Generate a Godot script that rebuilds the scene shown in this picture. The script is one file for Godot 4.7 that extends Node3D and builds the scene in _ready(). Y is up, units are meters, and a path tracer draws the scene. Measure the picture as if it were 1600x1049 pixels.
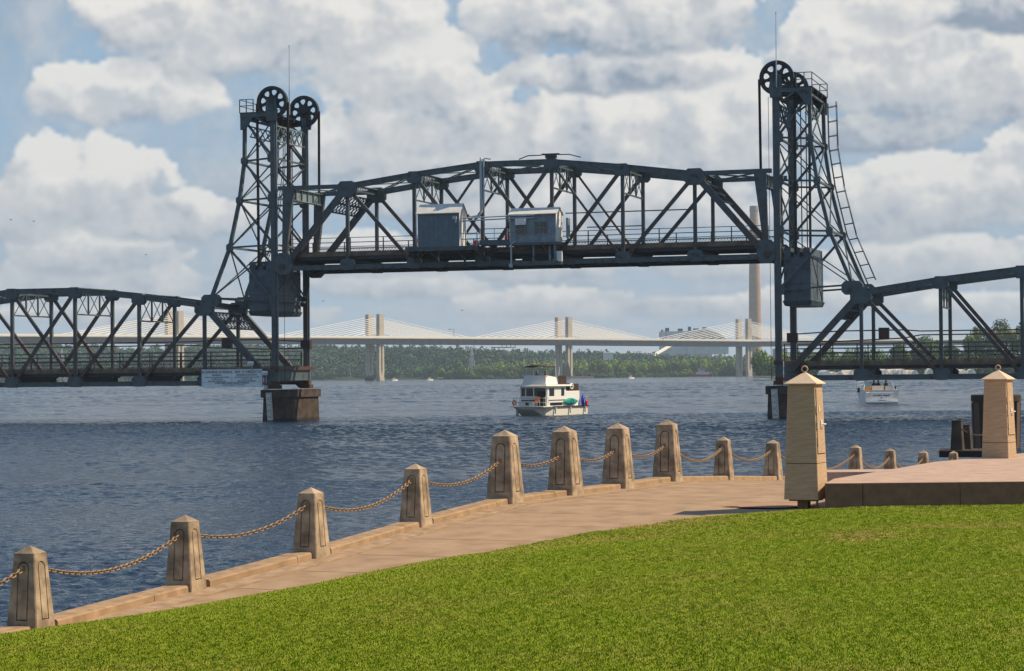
extends Node3D

# ---------------------------------------------------------------- geometry helper
class Geo:
	var v := PackedVector3Array()
	var n := PackedVector3Array()
	var c := PackedColorArray()
	var col := Color(1, 1, 1)

	func tri(a: Vector3, b: Vector3, d: Vector3) -> void:
		var nn := (b - a).cross(d - a).normalized()
		v.append(a); v.append(d); v.append(b)
		n.append(nn); n.append(nn); n.append(nn)
		c.append(col); c.append(col); c.append(col)

	func quad(a: Vector3, b: Vector3, d: Vector3, e: Vector3) -> void:
		tri(a, b, d)
		tri(a, d, e)

	func squad(a: Vector3, b: Vector3, d: Vector3, e: Vector3, na: Vector3, nb: Vector3, nd: Vector3, ne: Vector3) -> void:
		for q in [[a, na], [d, nd], [b, nb], [a, na], [e, ne], [d, nd]]:
			v.append(q[0]); n.append(q[1]); c.append(col)

	func box(at: Vector3, size: Vector3, bs := Basis()) -> void:
		var x := bs.x * size.x * 0.5
		var y := bs.y * size.y * 0.5
		var z := bs.z * size.z * 0.5
		hexa([at - x - y + z, at + x - y + z, at + x - y - z, at - x - y - z, at - x + y + z, at + x + y + z, at + x + y - z, at - x + y - z])

	# eight corners: bottom ring then top ring, both counter-clockwise seen from above
	func hexa(p: Array) -> void:
		quad(p[4], p[5], p[6], p[7])
		quad(p[3], p[2], p[1], p[0])
		for i in 4:
			var j := (i + 1) % 4
			quad(p[i], p[j], p[j + 4], p[i + 4])

	# a bar from a to b; w lies across it in the plane square to ref, h along ref; the colours run from ca to cb
	func bar(a: Vector3, b: Vector3, w: float, h: float, ca := Color(-1, 0, 0), cb := Color(-1, 0, 0), ref := Vector3(0, 0, 1), w2 := -1.0, segs := 1) -> void:
		if ca.r < 0.0: ca = col
		if cb.r < 0.0: cb = ca
		var u := (b - a).normalized()
		if absf(u.dot(ref)) > 0.98:
			ref = Vector3(1, 0, 0)
		var s := u.cross(ref).normalized()
		var f := s.cross(u).normalized()
		if w2 < 0.0:
			w2 = w
		var keep := col
		var ring := []
		var cols := []
		for k in segs + 1:
			var t := float(k) / segs
			var p := a.lerp(b, t)
			var ww := lerpf(w, w2, t) * 0.5
			ring.append([p - s * ww - f * h * 0.5, p + s * ww - f * h * 0.5, p + s * ww + f * h * 0.5, p - s * ww + f * h * 0.5])
			cols.append(ca.lerp(cb, t))
		for k in segs:
			for i in 4:
				var j := (i + 1) % 4
				var A: Vector3 = ring[k][i]
				var B: Vector3 = ring[k][j]
				var D: Vector3 = ring[k + 1][j]
				var E: Vector3 = ring[k + 1][i]
				var nn := (D - A).cross(B - A).normalized()
				var mid := (A + B + D + E) * 0.25 - (a.lerp(b, (k + 0.5) / segs))
				if nn.dot(mid) < 0.0:
					nn = -nn
					for q in [[A, cols[k]], [D, cols[k + 1]], [B, cols[k]], [A, cols[k]], [E, cols[k + 1]], [D, cols[k + 1]]]:
						v.append(q[0]); n.append(nn); c.append(q[1])
				else:
					for q in [[A, cols[k]], [B, cols[k]], [D, cols[k + 1]], [A, cols[k]], [D, cols[k + 1]], [E, cols[k + 1]]]:
						v.append(q[0]); n.append(nn); c.append(q[1])
		col = ca
		quad(ring[0][0], ring[0][3], ring[0][2], ring[0][1])
		col = cb
		quad(ring[segs][0], ring[segs][1], ring[segs][2], ring[segs][3])
		col = keep

	func tube(pts: Array, r: float, sides := 8, r2 := -1.0) -> void:
		if r2 < 0.0:
			r2 = r
		var rings := []
		var m := pts.size()
		var side := Vector3.ZERO
		for k in m:
			var u: Vector3 = ((pts[mini(k + 1, m - 1)] as Vector3) - (pts[maxi(k - 1, 0)] as Vector3)).normalized()
			if k == 0:
				side = u.cross(Vector3.UP if absf(u.y) < 0.9 else Vector3.RIGHT).normalized()
			side = (side - u * side.dot(u)).normalized()
			var f := u.cross(side)
			var rr := lerpf(r, r2, float(k) / (m - 1))
			var ring := []
			for i in sides:
				var d := side * cos(TAU * i / sides) + f * sin(TAU * i / sides)
				ring.append([pts[k] + d * rr, d])
			rings.append(ring)
		for k in m - 1:
			for i in sides:
				var j := (i + 1) % sides
				squad(rings[k][i][0], rings[k][j][0], rings[k + 1][j][0], rings[k + 1][i][0], rings[k][i][1], rings[k][j][1], rings[k + 1][j][1], rings[k + 1][i][1])
		for i in range(1, sides - 1):
			tri(rings[0][0][0], rings[0][i + 1][0], rings[0][i][0])
			tri(rings[m - 1][0][0], rings[m - 1][i][0], rings[m - 1][i + 1][0])

	# polygon (x, y) counter-clockwise, extruded from z0 to z1
	func prism(poly: PackedVector2Array, z0: float, z1: float, xf := Transform3D()) -> void:
		var ids := Geometry2D.triangulate_polygon(poly)
		var m := poly.size()
		if Geometry2D.is_polygon_clockwise(poly):
			poly.reverse()
			ids = Geometry2D.triangulate_polygon(poly)
		for i in range(0, ids.size(), 3):
			var a := poly[ids[i]]
			var b := poly[ids[i + 1]]
			var d := poly[ids[i + 2]]
			if (b - a).cross(d - a) < 0.0:
				var s := b
				b = d
				d = s
			tri(xf * Vector3(a.x, a.y, z1), xf * Vector3(b.x, b.y, z1), xf * Vector3(d.x, d.y, z1))
			tri(xf * Vector3(a.x, a.y, z0), xf * Vector3(d.x, d.y, z0), xf * Vector3(b.x, b.y, z0))
		for i in m:
			var a := poly[i]
			var b := poly[(i + 1) % m]
			quad(xf * Vector3(a.x, a.y, z0), xf * Vector3(b.x, b.y, z0), xf * Vector3(b.x, b.y, z1), xf * Vector3(a.x, a.y, z1))

	func ring(center: Vector3, axis: Vector3, r: float, tr: float, seg := 16, sides := 6, stretch := 0.0, along := Vector3.ZERO) -> void:
		# a torus; with stretch and along it becomes the oval of a chain link
		var e1 := along.normalized() if along != Vector3.ZERO else axis.cross(Vector3.UP if absf(axis.y) < 0.9 else Vector3.RIGHT).normalized()
		var e2 := axis.cross(e1).normalized()
		var pts := []
		for k in seg:
			var a := TAU * k / seg
			var d := e1 * cos(a) + e2 * sin(a)
			pts.append([center + d * r + e1 * stretch * signf(cos(a) + 1e-6), d])
		for k in seg:
			var p0: Vector3 = pts[k][0]
			var p1: Vector3 = pts[(k + 1) % seg][0]
			var d0: Vector3 = pts[k][1]
			var d1: Vector3 = pts[(k + 1) % seg][1]
			for i in sides:
				var b0 := TAU * i / sides
				var b1 := TAU * (i + 1) / sides
				var n00 := d0 * cos(b0) + axis * sin(b0)
				var n01 := d0 * cos(b1) + axis * sin(b1)
				var n10 := d1 * cos(b0) + axis * sin(b0)
				var n11 := d1 * cos(b1) + axis * sin(b1)
				squad(p0 + n00 * tr, p1 + n10 * tr, p1 + n11 * tr, p0 + n01 * tr, n00, n10, n11, n01)

	func lathe(prof: Array, sides := 16, at := Vector3.ZERO) -> void:
		for k in prof.size() - 1:
			var a: Vector2 = prof[k]
			var b: Vector2 = prof[k + 1]
			var nr := Vector2(b.y - a.y, a.x - b.x).normalized()
			for i in sides:
				var a0 := TAU * i / sides
				var a1 := TAU * (i + 1) / sides
				var d0 := Vector3(cos(a0), 0, -sin(a0))
				var d1 := Vector3(cos(a1), 0, -sin(a1))
				var n0 := d0 * nr.x + Vector3.UP * nr.y
				var n1 := d1 * nr.x + Vector3.UP * nr.y
				squad(at + d0 * a.x + Vector3.UP * a.y, at + d1 * a.x + Vector3.UP * a.y, at + d1 * b.x + Vector3.UP * b.y, at + d0 * b.x + Vector3.UP * b.y, n0, n1, n1, n0)

	func mesh() -> ArrayMesh:
		var arr := []
		arr.resize(Mesh.ARRAY_MAX)
		arr[Mesh.ARRAY_VERTEX] = v
		arr[Mesh.ARRAY_NORMAL] = n
		arr[Mesh.ARRAY_COLOR] = c
		var m := ArrayMesh.new()
		m.add_surface_from_arrays(Mesh.PRIMITIVE_TRIANGLES, arr)
		return m


# ---------------------------------------------------------------- nodes
func metas(o: Node, label := "", category := "", group := "", kind := "") -> void:
	if label: o.set_meta("label", label)
	if category: o.set_meta("category", category)
	if group: o.set_meta("group", group)
	if kind: o.set_meta("kind", kind)

var used := {}
func numbered(called: String) -> String:
	var k: int = used.get(called, 0)
	used[called] = k + 1
	return called if k == 0 else "%s_%03d" % [called, k]

func thing(called: String, label: String, category: String, at := Vector3.ZERO, turn := 0.0, group := "") -> Node3D:
	var o := Node3D.new()
	o.name = numbered(called)
	add_child(o)
	o.position = at
	o.rotation.y = turn
	metas(o, label, category, group)
	return o

func part(parent: Node, called: String, g, m: Material) -> MeshInstance3D:
	var o := MeshInstance3D.new()
	var k := 0
	if parent != self and parent.has_meta("_n_" + called):
		k = parent.get_meta("_n_" + called)
	if parent != self:
		parent.set_meta("_n_" + called, k + 1)
		o.name = called if k == 0 else "%s_%03d" % [called, k]
	else:
		o.name = numbered(called)
	o.mesh = g.mesh() if g is Geo else g
	o.material_override = m
	parent.add_child(o, true)
	return o

func single(called: String, label: String, category: String, g, m: Material, at := Vector3.ZERO, turn := 0.0, group := "") -> MeshInstance3D:
	var o := part(self, called, g, m)
	o.position = at
	o.rotation.y = turn
	metas(o, label, category, group)
	return o

func structure(called: String, g, m: Material, parent: Node = self) -> MeshInstance3D:
	var o := part(parent, called, g, m)
	if parent == self:
		metas(o, "", "", "", "structure")
	return o

func copy_of(o: Node3D, called: String, label: String, at: Vector3, turn := 0.0, group := "") -> Node3D:
	var r: Node3D = o.duplicate()
	r.name = numbered(called)
	add_child(r)
	r.position = at
	r.rotation.y = turn
	metas(r, label, "", group)
	return r

# ---------------------------------------------------------------- materials
func lin(r: float, g: float, b: float) -> Color:
	return Color(r, g, b).srgb_to_linear()

func noise_tex(freq: float, lo: Color, hi: Color, sd := 1, size := 512, octaves := 5, kind := FastNoiseLite.TYPE_SIMPLEX_SMOOTH, mids := []) -> NoiseTexture2D:
	var f := FastNoiseLite.new()
	f.seed = sd
	f.noise_type = kind
	f.frequency = freq
	f.fractal_octaves = octaves
	f.fractal_gain = 0.55
	var t := NoiseTexture2D.new()
	t.width = size
	t.height = size
	t.seamless = true
	t.noise = f
	var r := Gradient.new()
	r.set_color(0, lo)
	r.set_color(1, hi)
	for q in mids:
		r.add_point(q[0], q[1])
	t.color_ramp = r
	return t

func plain(col: Color, rough := 0.7, spec := 0.4) -> StandardMaterial3D:
	var m := StandardMaterial3D.new()
	m.albedo_color = col
	m.roughness = rough
	m.metallic_specular = spec
	return m

func grained(tex: Texture2D, scale: float, rough := 0.8, tinted := false, bump: Texture2D = null, depth := 0.0, world := false, spec := 0.35) -> StandardMaterial3D:
	var m := StandardMaterial3D.new()
	m.albedo_texture = tex
	m.uv1_triplanar = true
	m.uv1_world_triplanar = world
	m.uv1_scale = Vector3.ONE / scale
	m.roughness = rough
	m.metallic_specular = spec
	m.vertex_color_use_as_albedo = tinted
	if bump:
		m.heightmap_enabled = true
		m.heightmap_texture = bump
		m.heightmap_scale = depth
	return m

var M := {}
var rng := RandomNumberGenerator.new()

func make_materials() -> void:
	var grain := noise_tex(0.012, Color(0.62, 0.46, 0.37), Color(1, 1, 1), 3, 512, 6, FastNoiseLite.TYPE_SIMPLEX_SMOOTH, [[0.22, Color(0.78, 0.69, 0.63)], [0.32, Color(0.86, 0.86, 0.86)]])
	var pit := noise_tex(0.05, Color(0.3, 0.3, 0.3), Color(0.8, 0.8, 0.8), 5, 512, 4)
	M.steel = grained(grain, 6.5, 0.55, true, null, 0.0, false, 0.45)
	M.cable = plain(Color(0.17, 0.13, 0.115), 0.7)
	var stained := noise_tex(0.006, Color(0.37, 0.32, 0.27), Color(0.77, 0.685, 0.575), 11, 512, 6, FastNoiseLite.TYPE_SIMPLEX_SMOOTH, [[0.35, Color(0.52, 0.45, 0.37)], [0.6, Color(0.66, 0.575, 0.475)]])
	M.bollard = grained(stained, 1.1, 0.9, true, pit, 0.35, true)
	M.kerb = grained(noise_tex(0.01, Color(0.50, 0.405, 0.305), Color(0.70, 0.58, 0.45), 12, 512, 6), 1.6, 0.9, false, pit, 0.3, true)
	M.walk = grained(noise_tex(0.008, Color(0.51, 0.42, 0.325), Color(0.66, 0.55, 0.435), 13, 1024, 6, FastNoiseLite.TYPE_SIMPLEX_SMOOTH, [[0.3, Color(0.57, 0.467, 0.365)], [0.5, Color(0.60, 0.497, 0.39)]]), 7.0, 0.92, false, pit, 0.2, true)
	M.apron = grained(noise_tex(0.015, Color(0.50, 0.41, 0.32), Color(0.70, 0.59, 0.47), 44, 512, 6), 2.4, 0.92, false, pit, 0.2, true)
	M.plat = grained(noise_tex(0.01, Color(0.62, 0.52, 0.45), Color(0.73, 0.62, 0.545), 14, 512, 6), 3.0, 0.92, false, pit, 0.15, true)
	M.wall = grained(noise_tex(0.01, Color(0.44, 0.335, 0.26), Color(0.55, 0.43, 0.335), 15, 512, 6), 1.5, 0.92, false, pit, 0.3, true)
	M.rivet_rust = grained(noise_tex(0.02, Color(0.22, 0.15, 0.11), Color(0.44, 0.29, 0.19), 16, 256, 5), 0.4, 0.85)
	M.chain = grained(noise_tex(0.03, Color(0.42, 0.33, 0.25), Color(0.74, 0.62, 0.48), 17, 256, 4), 0.5, 0.75)
	# sawn boards of the cabinets: long grain lies level
	var wood := noise_tex(0.02, Color(0.65, 0.545, 0.43), Color(0.765, 0.655, 0.525), 18, 512, 5)
	M.wood = grained(wood, 1.0, 0.85)
	M.wood.uv1_scale = Vector3(0.3, 1.9, 0.3)
	M.roofwood = grained(noise_tex(0.015, Color(0.77, 0.67, 0.55), Color(0.86, 0.76, 0.645), 19, 256, 4), 0.8, 0.8)
	M.pier = grained(noise_tex(0.007, Color(0.19, 0.16, 0.14), Color(0.37, 0.32, 0.28), 20, 512, 6, FastNoiseLite.TYPE_SIMPLEX_SMOOTH, [[0.5, Color(0.285, 0.245, 0.21)]]), 5.0, 0.92, true, pit, 1.0)
	M.shed = grained(noise_tex(0.01, Color(0.36, 0.405, 0.43), Color(0.415, 0.465, 0.495), 21, 256, 4), 2.0, 0.6)
	M.house = grained(noise_tex(0.01, Color(0.43, 0.47, 0.49), Color(0.55, 0.595, 0.615), 22, 256, 5), 2.0, 0.6)
	M.roof = grained(noise_tex(0.01, Color(0.72, 0.71, 0.68), Color(0.85, 0.84, 0.81), 23, 256, 4), 2.0, 0.6)
	M.cream = plain(Color(0.87, 0.85, 0.80), 0.5)
	M.white = plain(Color(0.90, 0.89, 0.87), 0.4)
	M.pipe = plain(Color(0.66, 0.69, 0.71), 0.45)
	M.red = plain(Color(0.72, 0.10, 0.09), 0.5)
	M.dark = plain(Color(0.11, 0.12, 0.13), 0.6)
	M.black = plain(Color(0.05, 0.05, 0.06), 0.6)
	M.brown = plain(Color(0.24, 0.17, 0.14), 0.8)
	M.pane = plain(Color(0.06, 0.085, 0.10), 0.12, 0.6)
	M.paleconc = grained(noise_tex(0.01, Color(0.72, 0.665, 0.585), Color(0.83, 0.775, 0.69), 24, 256, 4), 12.0, 0.9)
	M.deckconc = grained(noise_tex(0.01, Color(0.52, 0.495, 0.46), Color(0.61, 0.585, 0.55), 25, 256, 4), 12.0, 0.9)
	M.plant = grained(noise_tex(0.01, Color(0.80, 0.79, 0.77), Color(0.89, 0.88, 0.86), 45, 256, 4), 15.0, 0.9)
	M.stack = grained(noise_tex(0.01, Color(0.66, 0.52, 0.41), Color(0.74, 0.60, 0.485), 26, 256, 4), 20.0, 0.9)
	M.deckedge = grained(noise_tex(0.01, Color(0.36, 0.30, 0.24), Color(0.56, 0.48, 0.39), 27, 256, 5), 3.0, 0.9)
	M.leaf = StandardMaterial3D.new()
	M.leaf.vertex_color_use_as_albedo = true
	M.leaf.roughness = 0.75
	M.leaf.metallic_specular = 0.25
	M.leaf.backlight_enabled = true
	M.leaf.backlight = Color(0.22, 0.28, 0.10)
	M.bark = plain(Color(0.30, 0.25, 0.20), 0.9)
	M.sign = grained(noise_tex(0.01, Color(0.82, 0.86, 0.86), Color(0.90, 0.93, 0.93), 28, 256, 4), 2.0, 0.55)
	M.ink = plain(Color(0.10, 0.12, 0.15), 0.7)
	M.gauge = plain(Color(0.80, 0.79, 0.75), 0.6)
	M.tan = plain(Color(0.78, 0.66, 0.55), 0.8)
	M.cover = plain(Color(0.94, 0.89, 0.82), 0.7)
	M.person = StandardMaterial3D.new()
	M.person.vertex_color_use_as_albedo = true
	M.person.roughness = 0.8

# paint and rust of the bridge, linear
var PAINT := lin(0.33, 0.38, 0.395)
var DULL := lin(0.28, 0.315, 0.325)
var RUST := lin(0.35, 0.235, 0.19)
var DARK := lin(0.17, 0.19, 0.205)

# ---------------------------------------------------------------- the scene
const TURN := -0.294410       # the old bridge runs this much off square to the view
const RIGHT_FOOT := Vector3(21.761, 0, -181)
const TRUSS_GAP := 7.25       # between the two trusses
const TOWER_GAP := 44.35      # between the two lift towers

func on_bridge(s: float, y := 0.0, t := 0.0) -> Vector3:
	return RIGHT_FOOT + Vector3(s, y, -t).rotated(Vector3.UP, TURN)

func _ready() -> void:
	rng.seed = 7
	var cam := Camera3D.new()
	cam.name = "camera"
	add_child(cam)
	cam.position = Vector3(0, 3.95, 0)
	cam.rotation = Vector3(0.017116, 0, -0.0098)
	cam.fov = 17.163
	cam.near = 0.5
	cam.far = 9000.0
	cam.current = true
	var sun := DirectionalLight3D.new()
	sun.name = "sun"
	add_child(sun)
	var az := deg_to_rad(8.0)
	var el := deg_to_rad(48.0)
	sun.look_at_from_position(Vector3(cos(az) * cos(el), sin(el), -sin(az) * cos(el)), Vector3.ZERO)
	sun.light_energy = 1.6
	sun.light_color = Color(1.0, 0.925, 0.80)
	sun.light_angular_distance = 0.53
	sun.shadow_enabled = true
	var env := Environment.new()
	env.background_mode = Environment.BG_SKY
	env.sky = Sky.new()
	env.sky.sky_material = make_sky()
	env.background_energy_multiplier = 0.71
	env.tonemap_mode = Environment.TONE_MAPPER_LINEAR
	env.tonemap_exposure = 1.24
	env.fog_enabled = true
	env.fog_density = 0.00013
	env.fog_light_color = Color(0.79, 0.87, 0.94)
	env.sdfgi_enabled = true
	env.ssao_enabled = true
	env.ssil_enabled = true
	var we := WorldEnvironment.new()
	we.name = "world_environment"
	we.environment = env
	add_child(we)
	make_materials()
	make_water()
	make_land()
	make_hills()
	make_bridge()
	make_crossing()
	make_far_bank()
	make_waterfront()
	make_boats()
	make_grass()
	for o in find_children("*", "", true, false):
		for k in o.get_meta_list():
			if k.begins_with("_n_"):
				o.remove_meta(k)

# ---------------------------------------------------------------- sky: air and cumulus, painted by direction
var fn_a := FastNoiseLite.new()
var fn_b := FastNoiseLite.new()
var fn_c := FastNoiseLite.new()
# heaped clouds, far ones first: azimuth, height, half width, half height in degrees, brightness
var heaps := [
	[1.0, 1.75, 2.2, 0.42, 0.1], [4.6, 1.6, 2.4, 0.3, 0.05], [-8.4, 1.5, 4.0, 0.4, 0.1], [8.6, 1.75, 2.3, 0.4, 0.1], [12.4, 1.5, 1.9, 0.35, 0.1], [-3.0, 2.25, 2.3, 0.4, 0.1], [0.6, 2.6, 1.9, 0.4, 0.1], [5.6, 2.75, 2.3, 0.5, 0.15],
	[-11.2, 2.35, 2.9, 0.62, 0.1], [-3.6, 3.0, 2.6, 0.6, 0.2], [11.4, 2.6, 3.2, 0.65, 0.2], [-10.6, 3.05, 2.0, 0.7, 0.25], [-8.7, 3.95, 2.0, 0.65, 0.2], [-12.6, 4.1, 1.6, 0.85, 0.3],
	[2.4, 4.2, 4.0, 0.85, 0.1], [9.0, 3.9, 2.6, 0.8, 0.15], [-11.0, 4.75, 2.0, 1.15, 0.5], [-1.6, 4.5, 2.4, 1.0, 0.2], [11.3, 4.3, 3.0, 1.0, 0.35], [13.4, 4.9, 1.4, 1.1, 0.45], [-4.2, 5.7, 1.2, 0.9, 0.35],
	[-1.2, 5.5, 2.2, 1.15, 0.25], [5.7, 5.6, 1.7, 0.95, 0.4], [1.9, 6.1, 2.4, 1.2, 0.35], [4.6, 6.5, 2.1, 1.5, 0.72], [-2.0, 6.6, 2.3, 1.1, 0.4], [8.9, 5.9, 2.2, 0.5, -0.2],
	[-9.9, 7.05, 2.2, 0.85, 0.5], [-2.8, 7.75, 2.1, 1.1, 0.55], [2.8, 7.6, 2.6, 0.6, 0.0], [10.9, 7.3, 3.3, 1.6, 0.45], [8.9, 8.0, 2.0, 1.35, 0.65], [13.4, 7.2, 1.6, 1.4, 0.4],
	[-7.1, 8.7, 3.4, 1.5, 0.55], [-9.6, 9.0, 1.4, 0.9, 0.45], [-5.0, 9.2, 2.8, 1.3, 0.6], [0.2, 8.9, 1.3, 1.1, 0.5], [3.2, 8.85, 3.3, 0.95, 0.15], [12.4, 9.1, 2.0, 0.85, -0.45], [10.0, 9.4, 1.3, 1.2, 0.8],
]

func billow(x: float, y: float) -> float:
	return 1.0 - 2.3 * absf(fn_b.get_noise_2d(x, y)) + 0.30 * fn_c.get_noise_2d(x, y)

func field(az: float, el: float) -> float:
	var R := 57.3
	var v := 8.0 * log(1.0 + maxf(el, 0.0) / 3.6)
	var x := R * sin(deg_to_rad(az))
	var z := R * cos(deg_to_rad(az))
	var d := fn_a.get_noise_3d(x, v * 1.7, z) * 0.55 + 0.10
	d += 0.16 * (0.5 - 1.6 * absf(fn_b.get_noise_3d(x, v * 1.25, z))) + 0.08 * fn_c.get_noise_3d(x, v, z)
	return d - 0.20 * smoothstep(11.0, 40.0, el)  # unseen high cloud thinned on purpose, so the sky gives less fill light

func tint(lit: float, e: float) -> Color:
	var shade := Color(0.58, 0.64, 0.72).lerp(Color(0.74, 0.785, 0.83), exp(-e / 2.6))
	return shade.lerp(Color(0.825, 0.84, 0.86), smoothstep(0.0, 0.5, lit)).lerp(Color(1.0, 0.985, 0.96), smoothstep(0.42, 1.05, lit))

func sky_at(az: float, el: float) -> Color:
	var e := maxf(el, 0.0)
	var air := Color(0.62, 0.75, 0.865).lerp(Color(0.78, 0.84, 0.89), exp(-e / 3.6))
	air = air.lerp(Color(0.36, 0.55, 0.80), 1.0 - exp(-maxf(e - 8.0, 0.0) / 26.0))
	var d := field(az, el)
	var s := 0.16 + 0.55 * minf(e / 9.0, 1.0)
	var near := 1.0 - smoothstep(18.0, 23.0, maxf(absf(az), el * 1.7))
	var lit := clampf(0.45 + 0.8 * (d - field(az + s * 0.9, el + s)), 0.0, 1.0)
	var c := air.lerp(tint(lit * 0.75, e), smoothstep(-0.15, 0.4, d) * lerpf(0.95, 0.8, near))
	if near <= 0.0:
		return c
	var sx := 1.0
	var sy := 1.25 + 1.2 * exp(-e / 2.5)
	var bx := az * 0.40 * sx
	var by := el * 0.40 * sy
	var b := billow(bx, by)
	var grit := fn_c.get_noise_2d(az * 1.1, el * 1.3) 
	var grit2 := fn_c.get_noise_2d(az * 1.1 + 0.16, el * 1.3 + 0.2)
	var b2 := billow(bx + 0.17, by + 0.24)
	var wob := fn_a.get_noise_2d(az * 3.0, el * 4.0 + 50.0)
	for i in heaps.size():
		var h: Array = heaps[i]
		var qx: float = (az - h[0]) / (h[2] * 1.28)
		var qy: float = (el - h[1]) / (h[3] * 1.30)
		if absf(qx) > 1.7 or absf(qy) > 1.8:
			continue
		var flat := qy if qy > 0.0 else qy * 1.35
		var m := 0.80 - (qx * qx + flat * flat) + 0.34 * b + 0.36 * wob + 0.10 * grit
		var soft := lerpf(0.10, 0.62, smoothstep(0.5, -0.5, qy))
		var a := smoothstep(0.0, soft, m)
		if a <= 0.0:
			continue
		# sunlit crowns, grey level bases
		var l: float = 0.42 + 0.68 * qy + 0.08 * qx + 0.36 * (b - b2) * (0.6 + 0.5 * qy) + 0.10 * (grit - grit2) + 0.10 * (b - 0.35) + 0.22 * wob + 0.5 * h[4]
		l = lerpf(l, 0.5, 0.65 * exp(-e / 2.2))
		c = c.lerp(tint(clampf(l, 0.0, 1.0), e), a * 0.93 * near)
	return c

func make_sky() -> PanoramaSkyMaterial:
	fn_a.seed = 5; fn_a.frequency = 0.16; fn_a.fractal_octaves = 4; fn_a.noise_type = FastNoiseLite.TYPE_SIMPLEX_SMOOTH
	fn_b.seed = 9; fn_b.frequency = 0.75; fn_b.fractal_octaves = 4; fn_b.noise_type = FastNoiseLite.TYPE_SIMPLEX_SMOOTH; fn_b.fractal_gain = 0.5
	fn_c.seed = 4; fn_c.frequency = 2.2; fn_c.fractal_octaves = 3; fn_c.noise_type = FastNoiseLite.TYPE_SIMPLEX_SMOOTH; fn_c.fractal_gain = 0.6
	var W := 4096
	var Hh := 2048
	var low := Image.create(512, 256, false, Image.FORMAT_RGBA8)
	var ground := Color(0.30, 0.33, 0.34)
	for y in 256:
		var el := 90.0 - (y + 0.5) * 180.0 / 256.0
		for x in 512:
			var az := (x + 0.5) * 360.0 / 512.0
			if az > 180.0: az -= 360.0
			low.set_pixel(x, y, sky_at(az, el) if el > -1.0 else ground)
	low.resize(W, Hh, Image.INTERPOLATE_CUBIC)
	# the finer part, over the river
	var step := 360.0 / W
	var half := 210
	var top := int((90.0 - 14.0) / step)
	var rows := int(90.0 / step) + 4 - top
	for side in 2:
		var fine := Image.create(half, rows, false, Image.FORMAT_RGBA8)
		for y in rows:
			var el := 90.0 - (top + y + 0.5) * step
			for x in half:
				var az := (x + 0.5) * step if side == 0 else (x + 0.5 - half) * step
				fine.set_pixel(x, y, sky_at(az, el))
		crisp(fine)
		low.blit_rect(fine, Rect2i(0, 0, half, rows), Vector2i(0 if side == 0 else W - half, top))
	var p := PanoramaSkyMaterial.new()
	p.panorama = ImageTexture.create_from_image(low)
	p.energy_multiplier = 1.0
	return p

# the renderer reads the sky through a smoothing filter; undo that beforehand
func crisp(im: Image) -> void:
	var w := im.get_width()
	var h := im.get_height()
	var was := PackedVector3Array()
	was.resize(w * h)
	for y in h:
		for x in w:
			var c := im.get_pixel(x, y)
			was[y * w + x] = Vector3(c.r, c.g, c.b)
	var now := was.duplicate()
	for pass_no in 3:
		var row := now.duplicate()
		for y in h:
			for x in w:
				row[y * w + x] = (now[y * w + maxi(x - 1, 0)] + now[y * w + mini(x + 1, w - 1)]) / 6.0 + now[y * w + x] * (2.0 / 3.0)
		var next := now.duplicate()
		for y in h:
			for x in w:
				var b := (row[maxi(y - 1, 0) * w + x] + row[mini(y + 1, h - 1) * w + x]) / 6.0 + row[y * w + x] * (2.0 / 3.0)
				next[y * w + x] = now[y * w + x] + (was[y * w + x] - b) * 0.9
		now = next
	for y in h:
		for x in w:
			var v := now[y * w + x]
			im.set_pixel(x, y, Color(clampf(v.x, 0, 1), clampf(v.y, 0, 1), clampf(v.z, 0, 1)))

# ---------------------------------------------------------------- water
var fw_a := FastNoiseLite.new()
var fw_b := FastNoiseLite.new()

func wave(x: float, z: float) -> float:
	# wind chop running down the river, calmer and rougher in long streaks
	var streak := clampf(0.85 + 1.1 * fw_b.get_noise_2d(x * 0.22, z * 1.3), 0.3, 1.4)
	# a slick drifts across from the sign tower; on its near side the current roughens the surface
	var off := z - (172.0 - 0.28 * x) - 9.0 * fw_b.get_noise_2d(x * 1.5, 90.0)
	var west := smoothstep(-4.0, -20.0, x)
	streak *= 1.0 - 0.5 * west * smoothstep(-6.0, 12.0, off) * smoothstep(40.0, 14.0, off)
	streak *= 1.0 + 0.18 * west * smoothstep(-60.0, -8.0, off) * smoothstep(8.0, -8.0, off)
	var a := 1.0 - 2.0 * absf(fw_a.get_noise_2d(x * 0.8, z))
	var b := fw_a.get_noise_2d(x * 0.35 + 70.0, z * 0.45 + 11.0)
	var far := 1.0 + clampf((z - 60.0) / 125.0, 0.0, 2.6)
	return streak * (0.082 * a + 0.055 * b) * far + wake(x, z, 3.55, 203.0, -0.44, -0.9) + wake(x, z, 40.85, 244.0, 0.03, 1.0)

# the waves that spread behind a boat at bx, bz going towards hx, hz
func wake(x: float, z: float, bx: float, bz: float, hx: float, hz: float) -> float:
	var s := -((x - bx) * hx + (z - bz) * hz)
	if s < 0.0 or s > 120.0:
		return 0.0
	var l := absf((x - bx) * hz - (z - bz) * hx)
	var q := l - 1.2 - 0.34 * s
	return 0.17 * smoothstep(0.0, 6.0, s) * exp(-s / 55.0) * exp(-q * q / (1.4 + 0.04 * s)) * cos(q * 1.3)

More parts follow.
